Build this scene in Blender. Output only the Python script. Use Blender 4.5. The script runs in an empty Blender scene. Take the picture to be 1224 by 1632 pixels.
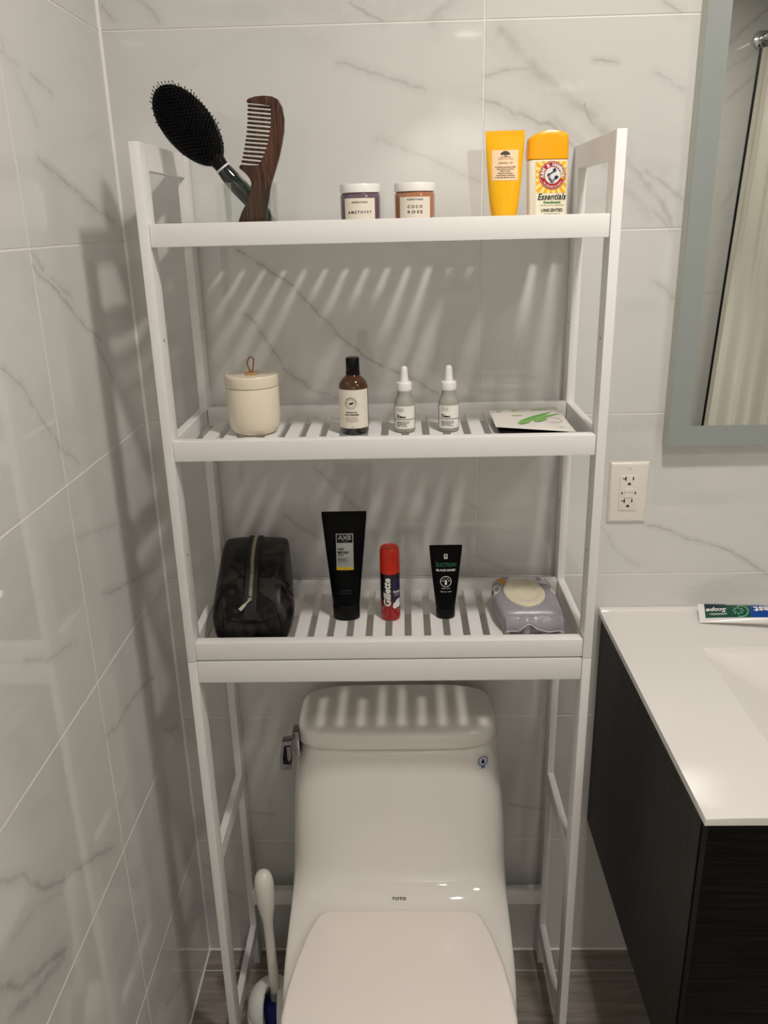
import bpy, bmesh, math, random
from mathutils import Vector, Matrix, noise
R = random.Random(7)
S = bpy.context.scene
PI = math.pi

# ------------------------------------------------------------------ camera, world, lights, exposure
cam_data = bpy.data.cameras.new('camera')
cam_data.sensor_fit = 'VERTICAL'; cam_data.sensor_height = 24.0; cam_data.sensor_width = 18.0
cam_data.lens = 1319.73 / 1632 * 24.0
cam_data.clip_start = 0.02
cam = bpy.data.objects.new('camera', cam_data); S.collection.objects.link(cam)
_r, _u, _f = Vector((0.999558, 0.019461, -0.022461)), Vector((0.014717, 0.332488, 0.942993)), Vector((-0.02582, 0.942907, -0.332054))
cam.matrix_world = Matrix(((_r.x, _u.x, -_f.x, 0.45983), (_r.y, _u.y, -_f.y, -1.43736), (_r.z, _u.z, -_f.z, 1.55379), (0, 0, 0, 1)))
S.camera = cam

world = bpy.data.worlds.new('world'); S.world = world; world.use_nodes = True
world.node_tree.nodes['Background'].inputs[0].default_value = (1, 0.95, 0.9, 1)
world.node_tree.nodes['Background'].inputs[1].default_value = 0.0

CEIL = 2.364
ROOM_X, ROOM_Y = 2.6, -3.1
def disc_lamp(x, y, watts, size=0.125):
    l = bpy.data.lights.new('disc_beam', 'AREA'); l.shape = 'DISK'; l.size = size
    l.energy = watts; l.color = (1.0, 0.93, 0.865)
    o = bpy.data.objects.new('disc_beam', l); S.collection.objects.link(o); o.location = (x, y, CEIL - 0.012)
LAMP = (0.82, -0.775)
disc_lamp(LAMP[0], LAMP[1], 12.0)
FILL_LAMP = (1.55, -1.55)  # added soft fill light, out of view; no such lamp is known here
disc_lamp(FILL_LAMP[0], FILL_LAMP[1], 5.5, 0.29)
def spot_lamp(x, y, watts, deg):
    l = bpy.data.lights.new('downlight_spot', 'SPOT'); l.energy = watts; l.color = (0.98, 0.985, 0.93); l.shadow_soft_size = 0.05
    l.spot_size = math.radians(deg); l.spot_blend = 0.5
    o = bpy.data.objects.new('downlight_spot', l); S.collection.objects.link(o); o.location = (x, y, CEIL - 0.012)
spot_lamp(0.786, -2.75, 112.0, 110)

S.view_settings.view_transform = 'Standard'; S.view_settings.look = 'None'
S.view_settings.gamma = 1.0; S.view_settings.use_curve_mapping = False
S.view_settings.exposure = 0.0
S.cycles.max_bounces = 10; S.cycles.diffuse_bounces = 6; S.cycles.glossy_bounces = 4
S.cycles.transmission_bounces = 8; S.cycles.transparent_max_bounces = 8
S.cycles.use_denoising = True
S.cycles.caustics_reflective = False; S.cycles.caustics_refractive = False

# ------------------------------------------------------------------ helpers
def lin(c):
    return tuple((v / 12.92 if v <= 0.04045 else ((v + 0.055) / 1.055) ** 2.4) for v in c)
def rgb(r, g, b):
    return lin((r / 255, g / 255, b / 255)) + (1.0,)
def mat(name, col, rough=0.5, spec=0.5, metal=0.0, trans=0.0, ior=1.45, coat=0.0, sheen=0.0, bump=0.0, bscale=200.0, emit=None):
    m = bpy.data.materials.new(name); m.use_nodes = True
    n = m.node_tree.nodes; b = n['Principled BSDF']
    b.inputs['Base Color'].default_value = col; b.inputs['Roughness'].default_value = rough
    b.inputs['Specular IOR Level'].default_value = spec; b.inputs['Metallic'].default_value = metal
    b.inputs['Transmission Weight'].default_value = trans; b.inputs['IOR'].default_value = ior
    b.inputs['Coat Weight'].default_value = coat; b.inputs['Sheen Weight'].default_value = sheen
    if emit:
        b.inputs['Emission Color'].default_value = emit[0]; b.inputs['Emission Strength'].default_value = emit[1]
    if bump:
        t = n.new('ShaderNodeTexNoise'); t.inputs['Scale'].default_value = bscale
        k = n.new('ShaderNodeBump'); k.inputs['Strength'].default_value = bump; k.inputs['Distance'].default_value = 0.002
        tc = n.new('ShaderNodeTexCoord'); L = m.node_tree.links
        L.new(tc.outputs['Object'], t.inputs['Vector']); L.new(t.outputs['Fac'], k.inputs['Height']); L.new(k.outputs['Normal'], b.inputs['Normal'])
    return m
class NT:
    """small node-building helper"""
    def __init__(s, m):
        s.m = m; s.t = m.node_tree; s.b = s.t.nodes['Principled BSDF']
    def new(s, typ, **kw):
        n = s.t.nodes.new(typ)
        for k, v in kw.items(): setattr(n, k, v)
        return n
    def put(s, sock, v):
        if hasattr(v, 'is_output') or isinstance(v, bpy.types.NodeSocket): s.t.links.new(v, sock)
        else: sock.default_value = v
    def math(s, op, a, b=0.0, clamp=False):
        n = s.new('ShaderNodeMath', operation=op, use_clamp=clamp); s.put(n.inputs[0], a); s.put(n.inputs[1], b); return n.outputs[0]
    def vec(s, op, a, b=(0, 0, 0), out=0, scale=None):
        n = s.new('ShaderNodeVectorMath', operation=op); s.put(n.inputs[0], a); s.put(n.inputs[1], b)
        if scale is not None: s.put(n.inputs['Scale'], scale)
        return n.outputs['Value'] if out == 1 else n.outputs['Vector']
    def mix(s, f, a, b):
        n = s.new('ShaderNodeMix', data_type='RGBA'); s.put(n.inputs[0], f); s.put(n.inputs[6], a); s.put(n.inputs[7], b); return n.outputs[2]
    def noise(s, vec, scale, detail=3.0, dist=0.0, rough=0.5):
        n = s.new('ShaderNodeTexNoise'); s.put(n.inputs['Vector'], vec); n.inputs['Scale'].default_value = scale
        n.inputs['Detail'].default_value = detail; n.inputs['Distortion'].default_value = dist; n.inputs['Roughness'].default_value = rough
        return n
    def rng(s, v, a, b, c=0.0, d=1.0):
        n = s.new('ShaderNodeMapRange', interpolation_type='SMOOTHSTEP'); s.put(n.inputs[0], v)
        n.inputs[1].default_value = a; n.inputs[2].default_value = b; n.inputs[3].default_value = c; n.inputs[4].default_value = d; return n.outputs[0]

def empty(name, loc, label=None, cat=None, group=None, rotz=0.0):
    o = bpy.data.objects.new(name, None); S.collection.objects.link(o); o.location = loc; o.rotation_euler = (0, 0, rotz)
    o.empty_display_size = 0.05
    tag(o, label, cat, group); return o
def tag(o, label=None, cat=None, group=None, kind=None):
    if label: o['label'] = label
    if cat: o['category'] = cat
    if group: o['group'] = group
    if kind: o['kind'] = kind
    return o

class MB:
    def __init__(s): s.bm = bmesh.new()
    def box(s, x0, y0, z0, x1, y1, z1, bev=0.0, seg=1):
        vs = [s.bm.verts.new(p) for p in ((x0,y0,z0),(x1,y0,z0),(x1,y1,z0),(x0,y1,z0),(x0,y0,z1),(x1,y0,z1),(x1,y1,z1),(x0,y1,z1))]
        fs = [s.bm.faces.new([vs[i] for i in f]) for f in ((3,2,1,0),(4,5,6,7),(0,1,5,4),(1,2,6,5),(2,3,7,6),(3,0,4,7))]
        if bev:
            es = list({e for f in fs for e in f.edges})
            bmesh.ops.bevel(s.bm, geom=es, offset=bev, segments=seg, affect='EDGES', profile=0.6)
        return s
    def ring(s, pts): return [s.bm.verts.new(p) for p in pts]
    def loft(s, rings, cap0=True, cap1=True, closed=True):
        rr = [s.ring(r) for r in rings]
        for a, b in zip(rr, rr[1:]):
            n = len(a)
            for i in range(n if closed else n - 1):
                j = (i + 1) % n
                s.bm.faces.new((a[i], a[j], b[j], b[i]))
        if cap0: s.bm.faces.new(list(reversed(rr[0])))
        if cap1: s.bm.faces.new(rr[-1])
        return s
    def lathe(s, prof, c=(0,0,0), axis=(0,0,1), n=40, cap0=True, cap1=True):
        ax = Vector(axis).normalized(); q = Vector((0,0,1)).rotation_difference(ax); c = Vector(c)
        rings = []
        for r, h in prof:
            rings.append([c + q @ Vector((r*math.cos(2*PI*i/n), r*math.sin(2*PI*i/n), h)) for i in range(n)])
        return s.loft(rings, cap0, cap1)
    def tube(s, path, r, n=10, closed=False):
        P = [Vector(p) for p in path]; rings = []; N = len(P)
        up = None
        for i, p in enumerate(P):
            t = ((P[(i+1) % N] - P[i-1]) if closed else (P[min(i+1, N-1)] - P[max(i-1, 0)])).normalized()
            if up is None: up = t.orthogonal().normalized()
            up = (up - t * up.dot(t)).normalized(); w = t.cross(up)
            rad = r(i / (N - 1)) if callable(r) else r
            rings.append([p + rad * (up * math.cos(2*PI*k/n) + w * math.sin(2*PI*k/n)) for k in range(n)])
        if closed: rings.append(rings[0])
        return s.loft(rings, not closed, not closed)
    def prism(s, outline, y0, y1, bev=0.0, seg=2, plane='xz'):
        """extrude a closed outline (xz) from y0 (front) to y1, or (xy) from z0 to z1"""
        mk = (lambda a, b, d: (a, d, b)) if plane == 'xz' else (lambda a, b, d: (a, b, d))
        A = s.ring([mk(a, b, y0) for a, b in outline]); B = s.ring([mk(a, b, y1) for a, b in outline])
        n = len(A); side = []
        f0 = s.bm.faces.new(A); f1 = s.bm.faces.new(list(reversed(B)))
        for i in range(n):
            j = (i + 1) % n; s.bm.faces.new((A[j], A[i], B[i], B[j]))
        if bev:
            es = list(set(f0.edges) | set(f1.edges))
            bmesh.ops.bevel(s.bm, geom=es, offset=bev, segments=seg, affect='EDGES', profile=0.6)
        return s
    def grid(s, fn, nu, nv):
        V = [[s.bm.verts.new(fn(i / nu, j / nv)) for j in range(nv + 1)] for i in range(nu + 1)]
        for i in range(nu):
            for j in range(nv): s.bm.faces.new((V[i][j], V[i+1][j], V[i+1][j+1], V[i][j+1]))
        return s
    def build(s, name, m, parent=None, angle=35.0, subsurf=0, keep=False):
        bmesh.ops.recalc_face_normals(s.bm, faces=s.bm.faces[:])
        me = bpy.data.meshes.new(name)
        if parent is not None:
            L = Vector((0, 0, 0)); p = parent
            while p is not None: L += p.location; p = p.parent
            bmesh.ops.translate(s.bm, verts=s.bm.verts[:], vec=-L)
        s.bm.to_mesh(me); s.bm.free()
        for ms in (m if isinstance(m, (list, tuple)) else [m]): me.materials.append(ms)
        for p in me.polygons: p.use_smooth = True
        me.set_sharp_from_angle(angle=math.radians(angle))
        o = bpy.data.objects.new(name, me); S.collection.objects.link(o)
        if parent is not None: o.parent = parent
        if subsurf:
            md = o.modifiers.new('sub', 'SUBSURF'); md.levels = subsurf; md.render_levels = subsurf
        return o

def text_verts(body, size, bold=0.0, shear=0.0, align='CENTER', spacing=1.0, wfac=1.0):
    cu = bpy.data.curves.new('t', 'FONT'); cu.body = body; cu.size = size; cu.align_x = align; cu.align_y = 'CENTER'
    cu.resolution_u = 2; cu.offset = bold; cu.shear = shear; cu.space_character = spacing; cu.fill_mode = 'FRONT'
    o = bpy.data.objects.new('t', cu)
    me = bpy.data.meshes.new_from_object(o)
    vs = [(v.co.x * wfac, v.co.y) for v in me.vertices]; fs = [tuple(p.vertices) for p in me.polygons]
    bpy.data.objects.remove(o); bpy.data.curves.remove(cu); bpy.data.meshes.remove(me)
    return vs, fs
def cut_plan(vs, fs, step=0.0016):
    bm = bmesh.new(); V = [bm.verts.new((a, b, 0)) for a, b in vs]
    for f in fs:
        try: bm.faces.new([V[i] for i in f])
        except ValueError: pass
    for ax in (0, 1):
        lo, hi = min(v[ax] for v in vs), max(v[ax] for v in vs); k = math.floor(lo/step) + 1
        while k*step < hi:
            co = [0, 0, 0]; no = [0, 0, 0]; co[ax] = k*step; no[ax] = 1
            bmesh.ops.bisect_plane(bm, geom=bm.verts[:] + bm.edges[:] + bm.faces[:], plane_co=co, plane_no=no, dist=1e-7); k += 1
    bm.verts.index_update()
    out = [(v.co.x, v.co.y) for v in bm.verts], [tuple(v.index for v in f.verts) for f in bm.faces]
    bm.free(); return out
class Print:
    """flat print laid on a surface: surf(u, v, lift) -> point"""
    def __init__(s, surf, lift=0.0003): s.surf = surf; s.lift = lift; s.V = []; s.F = []
    def add(s, vs, fs):
        b = len(s.V); s.V += [s.surf(u, v, s.lift) for u, v in vs]; s.F += [tuple(i + b for i in f) for f in fs]; return s
    def text(s, body, u, v, size, rot=0.0, fit=None, **k):
        vs, fs = text_verts(body, size, **k)
        if fit and vs:
            w = max(a for a, b in vs) - min(a for a, b in vs)
            if w > 0:
                q = fit / w; vs = [(a * q, b) for a, b in vs]
        c, t = math.cos(rot), math.sin(rot)
        pts = [(u + a*c - b*t, v + a*t + b*c) for a, b in vs]
        if size > 0.0042 and pts: pts, fs = cut_plan(pts, fs)
        return s.add(pts, fs)
    def arctext(s, body, u, v, rad, size, a0, a1, inward=False, bold=0.0):
        n = len(body)
        for i, ch in enumerate(body):
            if ch == ' ': continue
            a = a0 + (a1 - a0) * (i / max(1, n - 1))
            vs, fs = text_verts(ch, size, bold=bold)
            r = a - PI/2 if not inward else a + PI/2
            c, t = math.cos(r), math.sin(r); pu, pv = u + rad*math.cos(a), v + rad*math.sin(a)
            pts = [(pu + x*c - y*t, pv + x*t + y*c) for x, y in vs]
            if size > 0.0042: pts, fs = cut_plan(pts, fs)
            s.add(pts, fs)
        return s
    def rect(s, u0, v0, u1, v1, nu=8, nv=2):
        vs = [(u0 + (u1-u0)*i/nu, v0 + (v1-v0)*j/nv) for i in range(nu+1) for j in range(nv+1)]
        fs = [(i*(nv+1)+j, (i+1)*(nv+1)+j, (i+1)*(nv+1)+j+1, i*(nv+1)+j+1) for i in range(nu) for j in range(nv)]
        return s.add(vs, fs)
    def ringd(s, u, v, r0, r1, n=36, a0=0.0, a1=2*PI, ky=1.0):
        vs = []; fs = []
        for i in range(n + 1):
            a = a0 + (a1 - a0) * i / n
            vs += [(u + r0*math.cos(a), v + ky*r0*math.sin(a)), (u + r1*math.cos(a), v + ky*r1*math.sin(a))]
        fs = [(2*i, 2*i+1, 2*i+3, 2*i+2) for i in range(n)]
        return s.add(vs, fs)
    def poly(s, pts):
        return s.add(*cut_plan(list(pts), [tuple(range(len(pts)))], 0.0022))
    def build(s, name, m, parent):
        L = Vector((0, 0, 0)); p = parent
        while p is not None: L += p.location; p = p.parent
        me = bpy.data.meshes.new(name); me.from_pydata([tuple(Vector(v) - L) for v in s.V], [], s.F)
        me.materials.append(m); me.validate()
        o = bpy.data.objects.new(name, me); S.collection.objects.link(o); o.parent = parent; return o
def cyl_surf(cx, cy, rad, z0, a_off=0.0):
    def f(u, v, l):
        a = u / rad + a_off; return (cx + (rad + l) * math.sin(a), cy - (rad + l) * math.cos(a), z0 + v)
    return f
def flat_surf(o, ex, ey):
    o, ex, ey = Vector(o), Vector(ex).normalized(), Vector(ey).normalized(); nn = ex.cross(ey)
    return lambda u, v, l: tuple(o + ex*u + ey*v + nn*l)
def sup(cx, cy, a, b, n, N=48, z=0.0):
    """superellipse ring in plan"""
    out = []
    for i in range(N):
        t = 2*PI*i/N; c, s_ = math.cos(t), math.sin(t)
        out.append((cx + a*math.copysign(abs(c)**(2/n), c), cy + b*math.copysign(abs(s_)**(2/n), s_), z))
    return out

from mathutils.bvhtree import BVHTree
def bvh_of(o):
    bpy.context.view_layer.update()
    dg = bpy.context.evaluated_depsgraph_get(); ev = o.evaluated_get(dg); me = ev.to_mesh(); mw = o.matrix_world
    L = Vector((0, 0, 0)); p = o
    while p is not None: L += p.location; p = p.parent
    t = BVHTree.FromPolygons([v.co + L for v in me.vertices], [tuple(q.vertices) for q in me.polygons]); ev.to_mesh_clear(); return t
def hit(bvh, p, d=(0, 1, 0), back=0.3):
    d = Vector(d).normalized(); r = bvh.ray_cast(Vector(p) - d*back, d)
    return (r[0], r[1]) if r[0] is not None else (Vector(p), -d)

# ------------------------------------------------------------------ measured outlines (metres)
VB = [(0.0034, 0.5, [(0.3672, 1.7871), (0.4395, 1.7644), (0.4988, 1.7454)]), (0.0034, 0.6, [(0.3847, 1.8652), (0.4175, 1.8477), (0.4373, 1.8388)]), (0.0119, 0.5, [(0.5127, 1.8385), (0.543, 1.8676)]), (0.0025, 0.5, [(0.5921, 1.7614), (0.6268, 1.7683), (0.6615, 1.77)]), (0.0042, 0.6, [(0.5927, 1.7289), (0.6501, 1.7062), (0.706, 1.6842), (0.7349, 1.6581)]), (0.0136, 0.5, [(0.6178, 1.8215), (0.6753, 1.7636), (0.7547, 1.7081), (0.8054, 1.6545)]), (0.0017, 0.9, [(0.7501, 1.7206), (0.7539, 1.7054), (0.7624, 1.6936)]), (0.0017, 0.7, [(0.7599, 1.783), (0.7775, 1.7765), (0.7958, 1.7761)]), (0.0076, 0.5, [(0.8218, 1.633), (0.8806, 1.5727), (0.9025, 1.5319)]), (0.0119, 0.3, [(0.6995, 1.6978), (0.7818, 1.6367), (0.8689, 1.5452)]), (0.0034, 0.5, [(0.8556, 1.8568), (0.8873, 1.8386)]), (0.0021, 0.8, [(0.185, 1.5164), (0.2764, 1.453), (0.3482, 1.3724), (0.3965, 1.3308), (0.4611, 1.2992), (0.5221, 1.265)]), (0.0025, 0.7, [(0.1924, 1.4103), (0.2228, 1.3696), (0.2569, 1.3085), (0.3056, 1.2746), (0.3437, 1.2627)]), (0.0076, 0.3, [(0.2764, 1.453), (0.3482, 1.3724), (0.3965, 1.3308), (0.4611, 1.2992)]), (0.0021, 0.6, [(0.2371, 1.0443), (0.2694, 1.0178), (0.2989, 0.9999)]), (0.0017, 0.6, [(0.3564, 1.0681), (0.3744, 1.052)]), (0.0021, 0.5, [(0.2952, 1.1351), (0.361, 1.0681)]), (0.0017, 0.5, [(0.569, 1.0636), (0.5875, 1.0535)]), (0.0017, 0.4, [(0.5923, 0.9565), (0.6517, 0.9263)]), (0.0021, 0.7, [(0.9058, 1.0143), (0.9408, 1.0064), (0.9747, 0.9873), (1.0159, 0.978), (1.0628, 0.9598), (1.1154, 0.9261), (1.1571, 0.9)]), (0.0034, 0.3, [(0.8187, 1.0132), (0.8557, 0.9603), (0.8962, 0.9331)]), (0.0051, 0.5, [(0.8527, 1.6193), (0.9135, 1.5757)]), (0.0051, 0.4, [(0.8677, 1.5596), (0.8987, 1.5291)]), (0.0034, 0.4, [(0.877, 1.4494), (0.9183, 1.4181)]), (0.0034, 0.4, [(0.8556, 1.7591), (0.902, 1.7353)]), (0.0025, 0.5, [(0.0077, 1.8711), (0.0238, 1.8548)]), (0.0042, 0.4, [(0.0647, 1.8804), (0.0947, 1.8487)]), (0.0042, 0.3, [(0.4227, 1.6774), (0.5022, 1.648), (0.5928, 1.6086)]), (0.0017, 0.7, [(0.6701, 0.3941), (0.7348, 0.3809)]), (0.0017, 0.6, [(0.1261, 0.3768), (0.1723, 0.37)]), (0.0034, 0.5, [(0.0097, 0.2363), (0.0364, 0.2276)]), (0.0034, 0.5, [(0.0588, 0.1669), (0.0914, 0.1405)]), (0.0025, 0.3, [(0.0904, 1.369), (0.1298, 1.3252)]), (0.0025, 0.35, [(0.0168, 1.3918), (0.0485, 1.3645)]), (0.0042, 0.4, [(0.9511, 1.8044), (1.0312, 1.725)])]
VL = [(0.0034, 0.6, [(-0.3052, 1.6397), (-0.2791, 1.6309), (-0.2056, 1.6076), (-0.1376, 1.5857), (-0.039, 1.5619)]), (0.0021, 0.7, [(-0.3694, 1.5092), (-0.3107, 1.4758), (-0.2366, 1.4256), (-0.1686, 1.3915)]), (0.0025, 0.5, [(-0.3677, 1.5278), (-0.342, 1.5055)]), (0.0042, 0.4, [(-0.3246, 1.4935), (-0.2623, 1.4636)]), (0.0034, 0.4, [(-0.291, 1.7344), (-0.2284, 1.7236)]), (0.0042, 0.3, [(-0.3674, 1.7497), (-0.3214, 1.7394)]), (0.003, 0.6, [(-0.525, 1.4204), (-0.5002, 1.4059), (-0.4561, 1.3789), (-0.4164, 1.3251), (-0.3732, 1.2782)]), (0.0021, 0.6, [(-0.3695, 1.2712), (-0.3193, 1.241)]), (0.0025, 0.6, [(-0.1965, 1.3971), (-0.168, 1.3647), (-0.1388, 1.3276)]), (0.0042, 0.35, [(-0.367, 1.1445), (-0.2112, 1.1085)]), (0.0034, 0.6, [(-0.3023, 1.0274), (-0.1703, 0.9911), (-0.0196, 0.9554)]), (0.0034, 0.4, [(-0.5669, 1.062), (-0.4793, 1.0241), (-0.4188, 1.013)]), (0.0034, 0.6, [(-0.1308, 0.7846), (-0.249, 0.813), (-0.3273, 0.8108), (-0.3752, 0.8232)]), (0.0025, 0.6, [(-0.1198, 0.6685), (-0.0807, 0.6336), (-0.0285, 0.6098)]), (0.0051, 0.6, [(-0.7333, 0.8797), (-0.7103, 0.8621), (-0.6647, 0.8327), (-0.6244, 0.7723), (-0.5466, 0.7242), (-0.4988, 0.6998), (-0.4053, 0.6461)]), (0.0034, 0.5, [(-0.4972, 0.7039), (-0.3949, 0.6418)]), (0.0085, 0.7, [(-0.7731, 0.7765), (-0.7511, 0.7564), (-0.7115, 0.7123), (-0.6587, 0.6845), (-0.6004, 0.65)]), (0.0102, 0.6, [(-0.7435, 0.7026), (-0.6934, 0.6772), (-0.6082, 0.6466)]), (0.0034, 0.5, [(-0.2998, 0.1871), (-0.1649, 0.1093)]), (0.0068, 0.3, [(-0.7103, 0.7801), (-0.6443, 0.77), (-0.5806, 0.7279)]), (0.0068, 0.25, [(-0.3623, 1.7628), (-0.2905, 1.6774)]), (0.0025, 0.4, [(0.0006, 1.4751), (0.0547, 1.3856)])]
COMB = [(0.2507, 1.7121), (0.2542, 1.7149), (0.2641, 1.7172), (0.2754, 1.718), (0.2867, 1.7166), (0.2945, 1.7125), (0.2995, 1.7029), (0.3014, 1.6881), (0.3001, 1.6733), (0.2967, 1.6585), (0.2915, 1.6405), (0.2845, 1.6223), (0.2785, 1.6071), (0.2739, 1.5901), (0.2692, 1.5697), (0.2665, 1.5555), (0.2649, 1.5444), (0.2249, 1.5453), (0.2275, 1.5564), (0.2328, 1.569), (0.2423, 1.583), (0.2492, 1.5953), (0.2518, 1.6077), (0.2497, 1.6139), (0.2444, 1.621), (0.2349, 1.6266), (0.2343, 1.6296), (0.237, 1.6319), (0.2633, 1.629), (0.269, 1.638), (0.2739, 1.65), (0.2791, 1.6649), (0.2822, 1.6797), (0.2834, 1.6915), (0.2841, 1.7033), (0.2844, 1.7069), (0.2521, 1.7096)]
TEETH = [((0.2519, 1.7062), (0.2857, 1.7028)), ((0.2512, 1.7011), (0.2854, 1.6976)), ((0.2507, 1.6957), (0.285, 1.6922)), ((0.2503, 1.6904), (0.2847, 1.6869)), ((0.2496, 1.685), (0.284, 1.6815)), ((0.2488, 1.6795), (0.2833, 1.676)), ((0.2479, 1.6739), (0.2822, 1.6703)), ((0.2468, 1.6682), (0.2809, 1.665)), ((0.2454, 1.663), (0.2792, 1.6601)), ((0.2442, 1.6578), (0.2776, 1.6547)), ((0.2427, 1.6522), (0.2752, 1.6492)), ((0.241, 1.6467), (0.2732, 1.6439)), ((0.2396, 1.6414), (0.2706, 1.6382)), ((0.2376, 1.6361), (0.2677, 1.6327))]

# ------------------------------------------------------------------ materials of the setting
def marble(name, segs, ax, seed):
    """glazed porcelain with printed marble figure; ax = the two world axes of the wall"""
    m = mat(name, (1, 1, 1, 1), rough=0.045, spec=0.95); t = NT(m)
    g = t.new('ShaderNodeNewGeometry'); sp = t.new('ShaderNodeSeparateXYZ'); t.t.links.new(g.outputs['Position'], sp.inputs[0])
    cb = t.new('ShaderNodeCombineXYZ'); t.put(cb.inputs[0], sp.outputs[ax[0]]); t.put(cb.inputs[1], sp.outputs[ax[1]]); cb.inputs[2].default_value = seed * 1.7
    base = cb.outputs[0]
    wob = t.noise(base, 38, 3.0)
    wv = t.vec('SCALE', t.vec('SUBTRACT', wob.outputs['Color'], (0.5, 0.5, 0.5)), scale=0.016)
    p = t.vec('ADD', base, wv)
    p2 = t.vec('MULTIPLY', p, (1, 1, 0))
    # soft clouds running down to the right
    rot = t.new('ShaderNodeMapping'); t.put(rot.inputs['Vector'], base); rot.inputs['Rotation'].default_value = (0, 0, 0.62); rot.inputs['Scale'].default_value = (1.0, 3.2, 1)
    cl = t.noise(rot.outputs[0], 3.2, 4.0, 0.6)
    cloud = t.rng(cl.outputs['Fac'], 0.50, 0.78)
    fine = t.noise(rot.outputs[0], 6.0, 5.0, 1.2)
    ridge = t.math('ABSOLUTE', t.math('SUBTRACT', fine.outputs['Fac'], 0.5))
    thin = t.math('MULTIPLY', t.rng(ridge, 0.0, 0.03, 1.0, 0.0), t.rng(cl.outputs['Fac'], 0.54, 0.70, 0.0, 0.16))
    v = t.math('MAXIMUM', t.math('MULTIPLY', cloud, 0.16), thin)
    vary = t.noise(base, 55, 2.0).outputs['Fac']
    for w, st, a, b in segs:
        ba = (b[0]-a[0], b[1]-a[1], 0); L2 = ba[0]**2 + ba[1]**2
        pa = t.vec('SUBTRACT', p2, (a[0], a[1], 0))
        h = t.math('MULTIPLY', t.vec('DOT_PRODUCT', pa, ba, out=1), 1 / L2, clamp=True)
        d = t.vec('LENGTH', t.vec('SUBTRACT', pa, t.vec('SCALE', ba, scale=h)), out=1)
        core = t.rng(d, 0.0, w * 0.9 + 0.0006, st * 0.50, 0.0); halo = t.rng(d, 0.0, w * 3.0 + 0.006, st * 0.30, 0.0)
        v = t.math('MAXIMUM', v, t.math('ADD', core, halo))
    v = t.math('MULTIPLY', v, t.rng(vary, 0.25, 0.62, 0.45, 1.0), clamp=True)
    col = t.mix(v, (0.652, 0.650, 0.630, 1), (0.27, 0.25, 0.235, 1))
    t.put(t.b.inputs['Base Color'], col)
    return m
M = {}
M['grout'] = mat('grout', (0.80, 0.78, 0.75, 1), 0.7)
M['caulk'] = mat('white_caulk', (0.86, 0.84, 0.80, 1), 0.45)
M['ceiling'] = mat('ceiling_paint', (0.82, 0.81, 0.78, 1), 0.8)
M['white_wood'] = mat('white_lacquered_wood', (0.80, 0.79, 0.78, 1), 0.32, 0.45)
M['ceramic'] = mat('glazed_ceramic', (0.78, 0.75, 0.705, 1), 0.06, 0.5, coat=0.3)
M['seat_plastic'] = mat('seat_plastic', (0.86, 0.795, 0.745, 1), 0.16, 0.5)
M['chrome'] = mat('chrome', (0.72, 0.72, 0.74, 1), 0.08, metal=1.0)
M['black'] = mat('black_satin_plastic', (0.003, 0.003, 0.0035, 1), 0.34, 0.22)
M['ink'] = mat('black_ink', (0.02, 0.02, 0.022, 1), 0.5)
M['dark_hole'] = mat('dark_slot', (0.012, 0.010, 0.010, 1), 0.6)
M['white_print'] = mat('white_print', (0.75, 0.74, 0.72, 1), 0.5)
M['paper'] = mat('cream_label_paper', rgb(226, 219, 204), 0.55)
M['white_plastic'] = mat('white_plastic', (0.80, 0.79, 0.77, 1), 0.28, 0.5)

def marble_segs(veins, x0, x1, y0, y1):
    out = []
    for w, st, pts in veins:
        for a, b in zip(pts, pts[1:]):
            n = 6
            if any(x0 - .01 < a[0]+(b[0]-a[0])*i/n < x1 + .01 and y0 - .01 < a[1]+(b[1]-a[1])*i/n < y1 + .01 for i in range(n+1)):
                out.append((w, st, a, b))
    return out
_tilemesh = {}
_plain = {}
TH = 0.009
def tile(wall, plane, a0, a1, z0, z1, veins, seed):
    """one wall tile: plane = (axis, sign); its face lies on the wall plane"""
    g = 0.0009
    w, h = round(a1 - a0 - 2*g, 4), round(z1 - z0 - 2*g, 4)
    key = (w, h, plane[0])
    if key not in _tilemesh:
        b = MB()
        if plane[0] == 'y': b.box(-w/2, 0, -h/2, w/2, TH, h/2, 0.0009)
        else: b.box(-TH, -w/2, -h/2, 0, w/2, h/2, 0.0009)
        o = b.build('tile', M['grout']); me = o.data; bpy.data.objects.remove(o); _tilemesh[key] = me
    o = bpy.data.objects.new('tile', _tilemesh[key]); S.collection.objects.link(o); o.parent = wall
    c = ((a0+a1)/2, 0, (z0+z1)/2) if plane[0] == 'y' else (0, (a0+a1)/2, (z0+z1)/2)
    o.location = Vector(c) + Vector(plane[1])
    if plane[2]: o.rotation_euler = (0, 0, PI)
    ax = (0, 2) if plane[0] == 'y' else (1, 2)
    segs = marble_segs(veins, a0, a1, z0, z1)
    if segs: m = marble('marble_figure', segs, ax, seed)
    else:
        k = (ax, seed % 4)
        if k not in _plain: _plain[k] = marble('marble_plain', [], ax, seed % 4 + 20)
        m = _plain[k]
    o.material_slots[0].link = 'OBJECT'; o.material_slots[0].material = m
ZR = [0.0] + [0.3037 + 0.3068*i for i in range(7)]
ZR = [z for z in ZR if z < CEIL - 0.02] + [CEIL]
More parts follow.
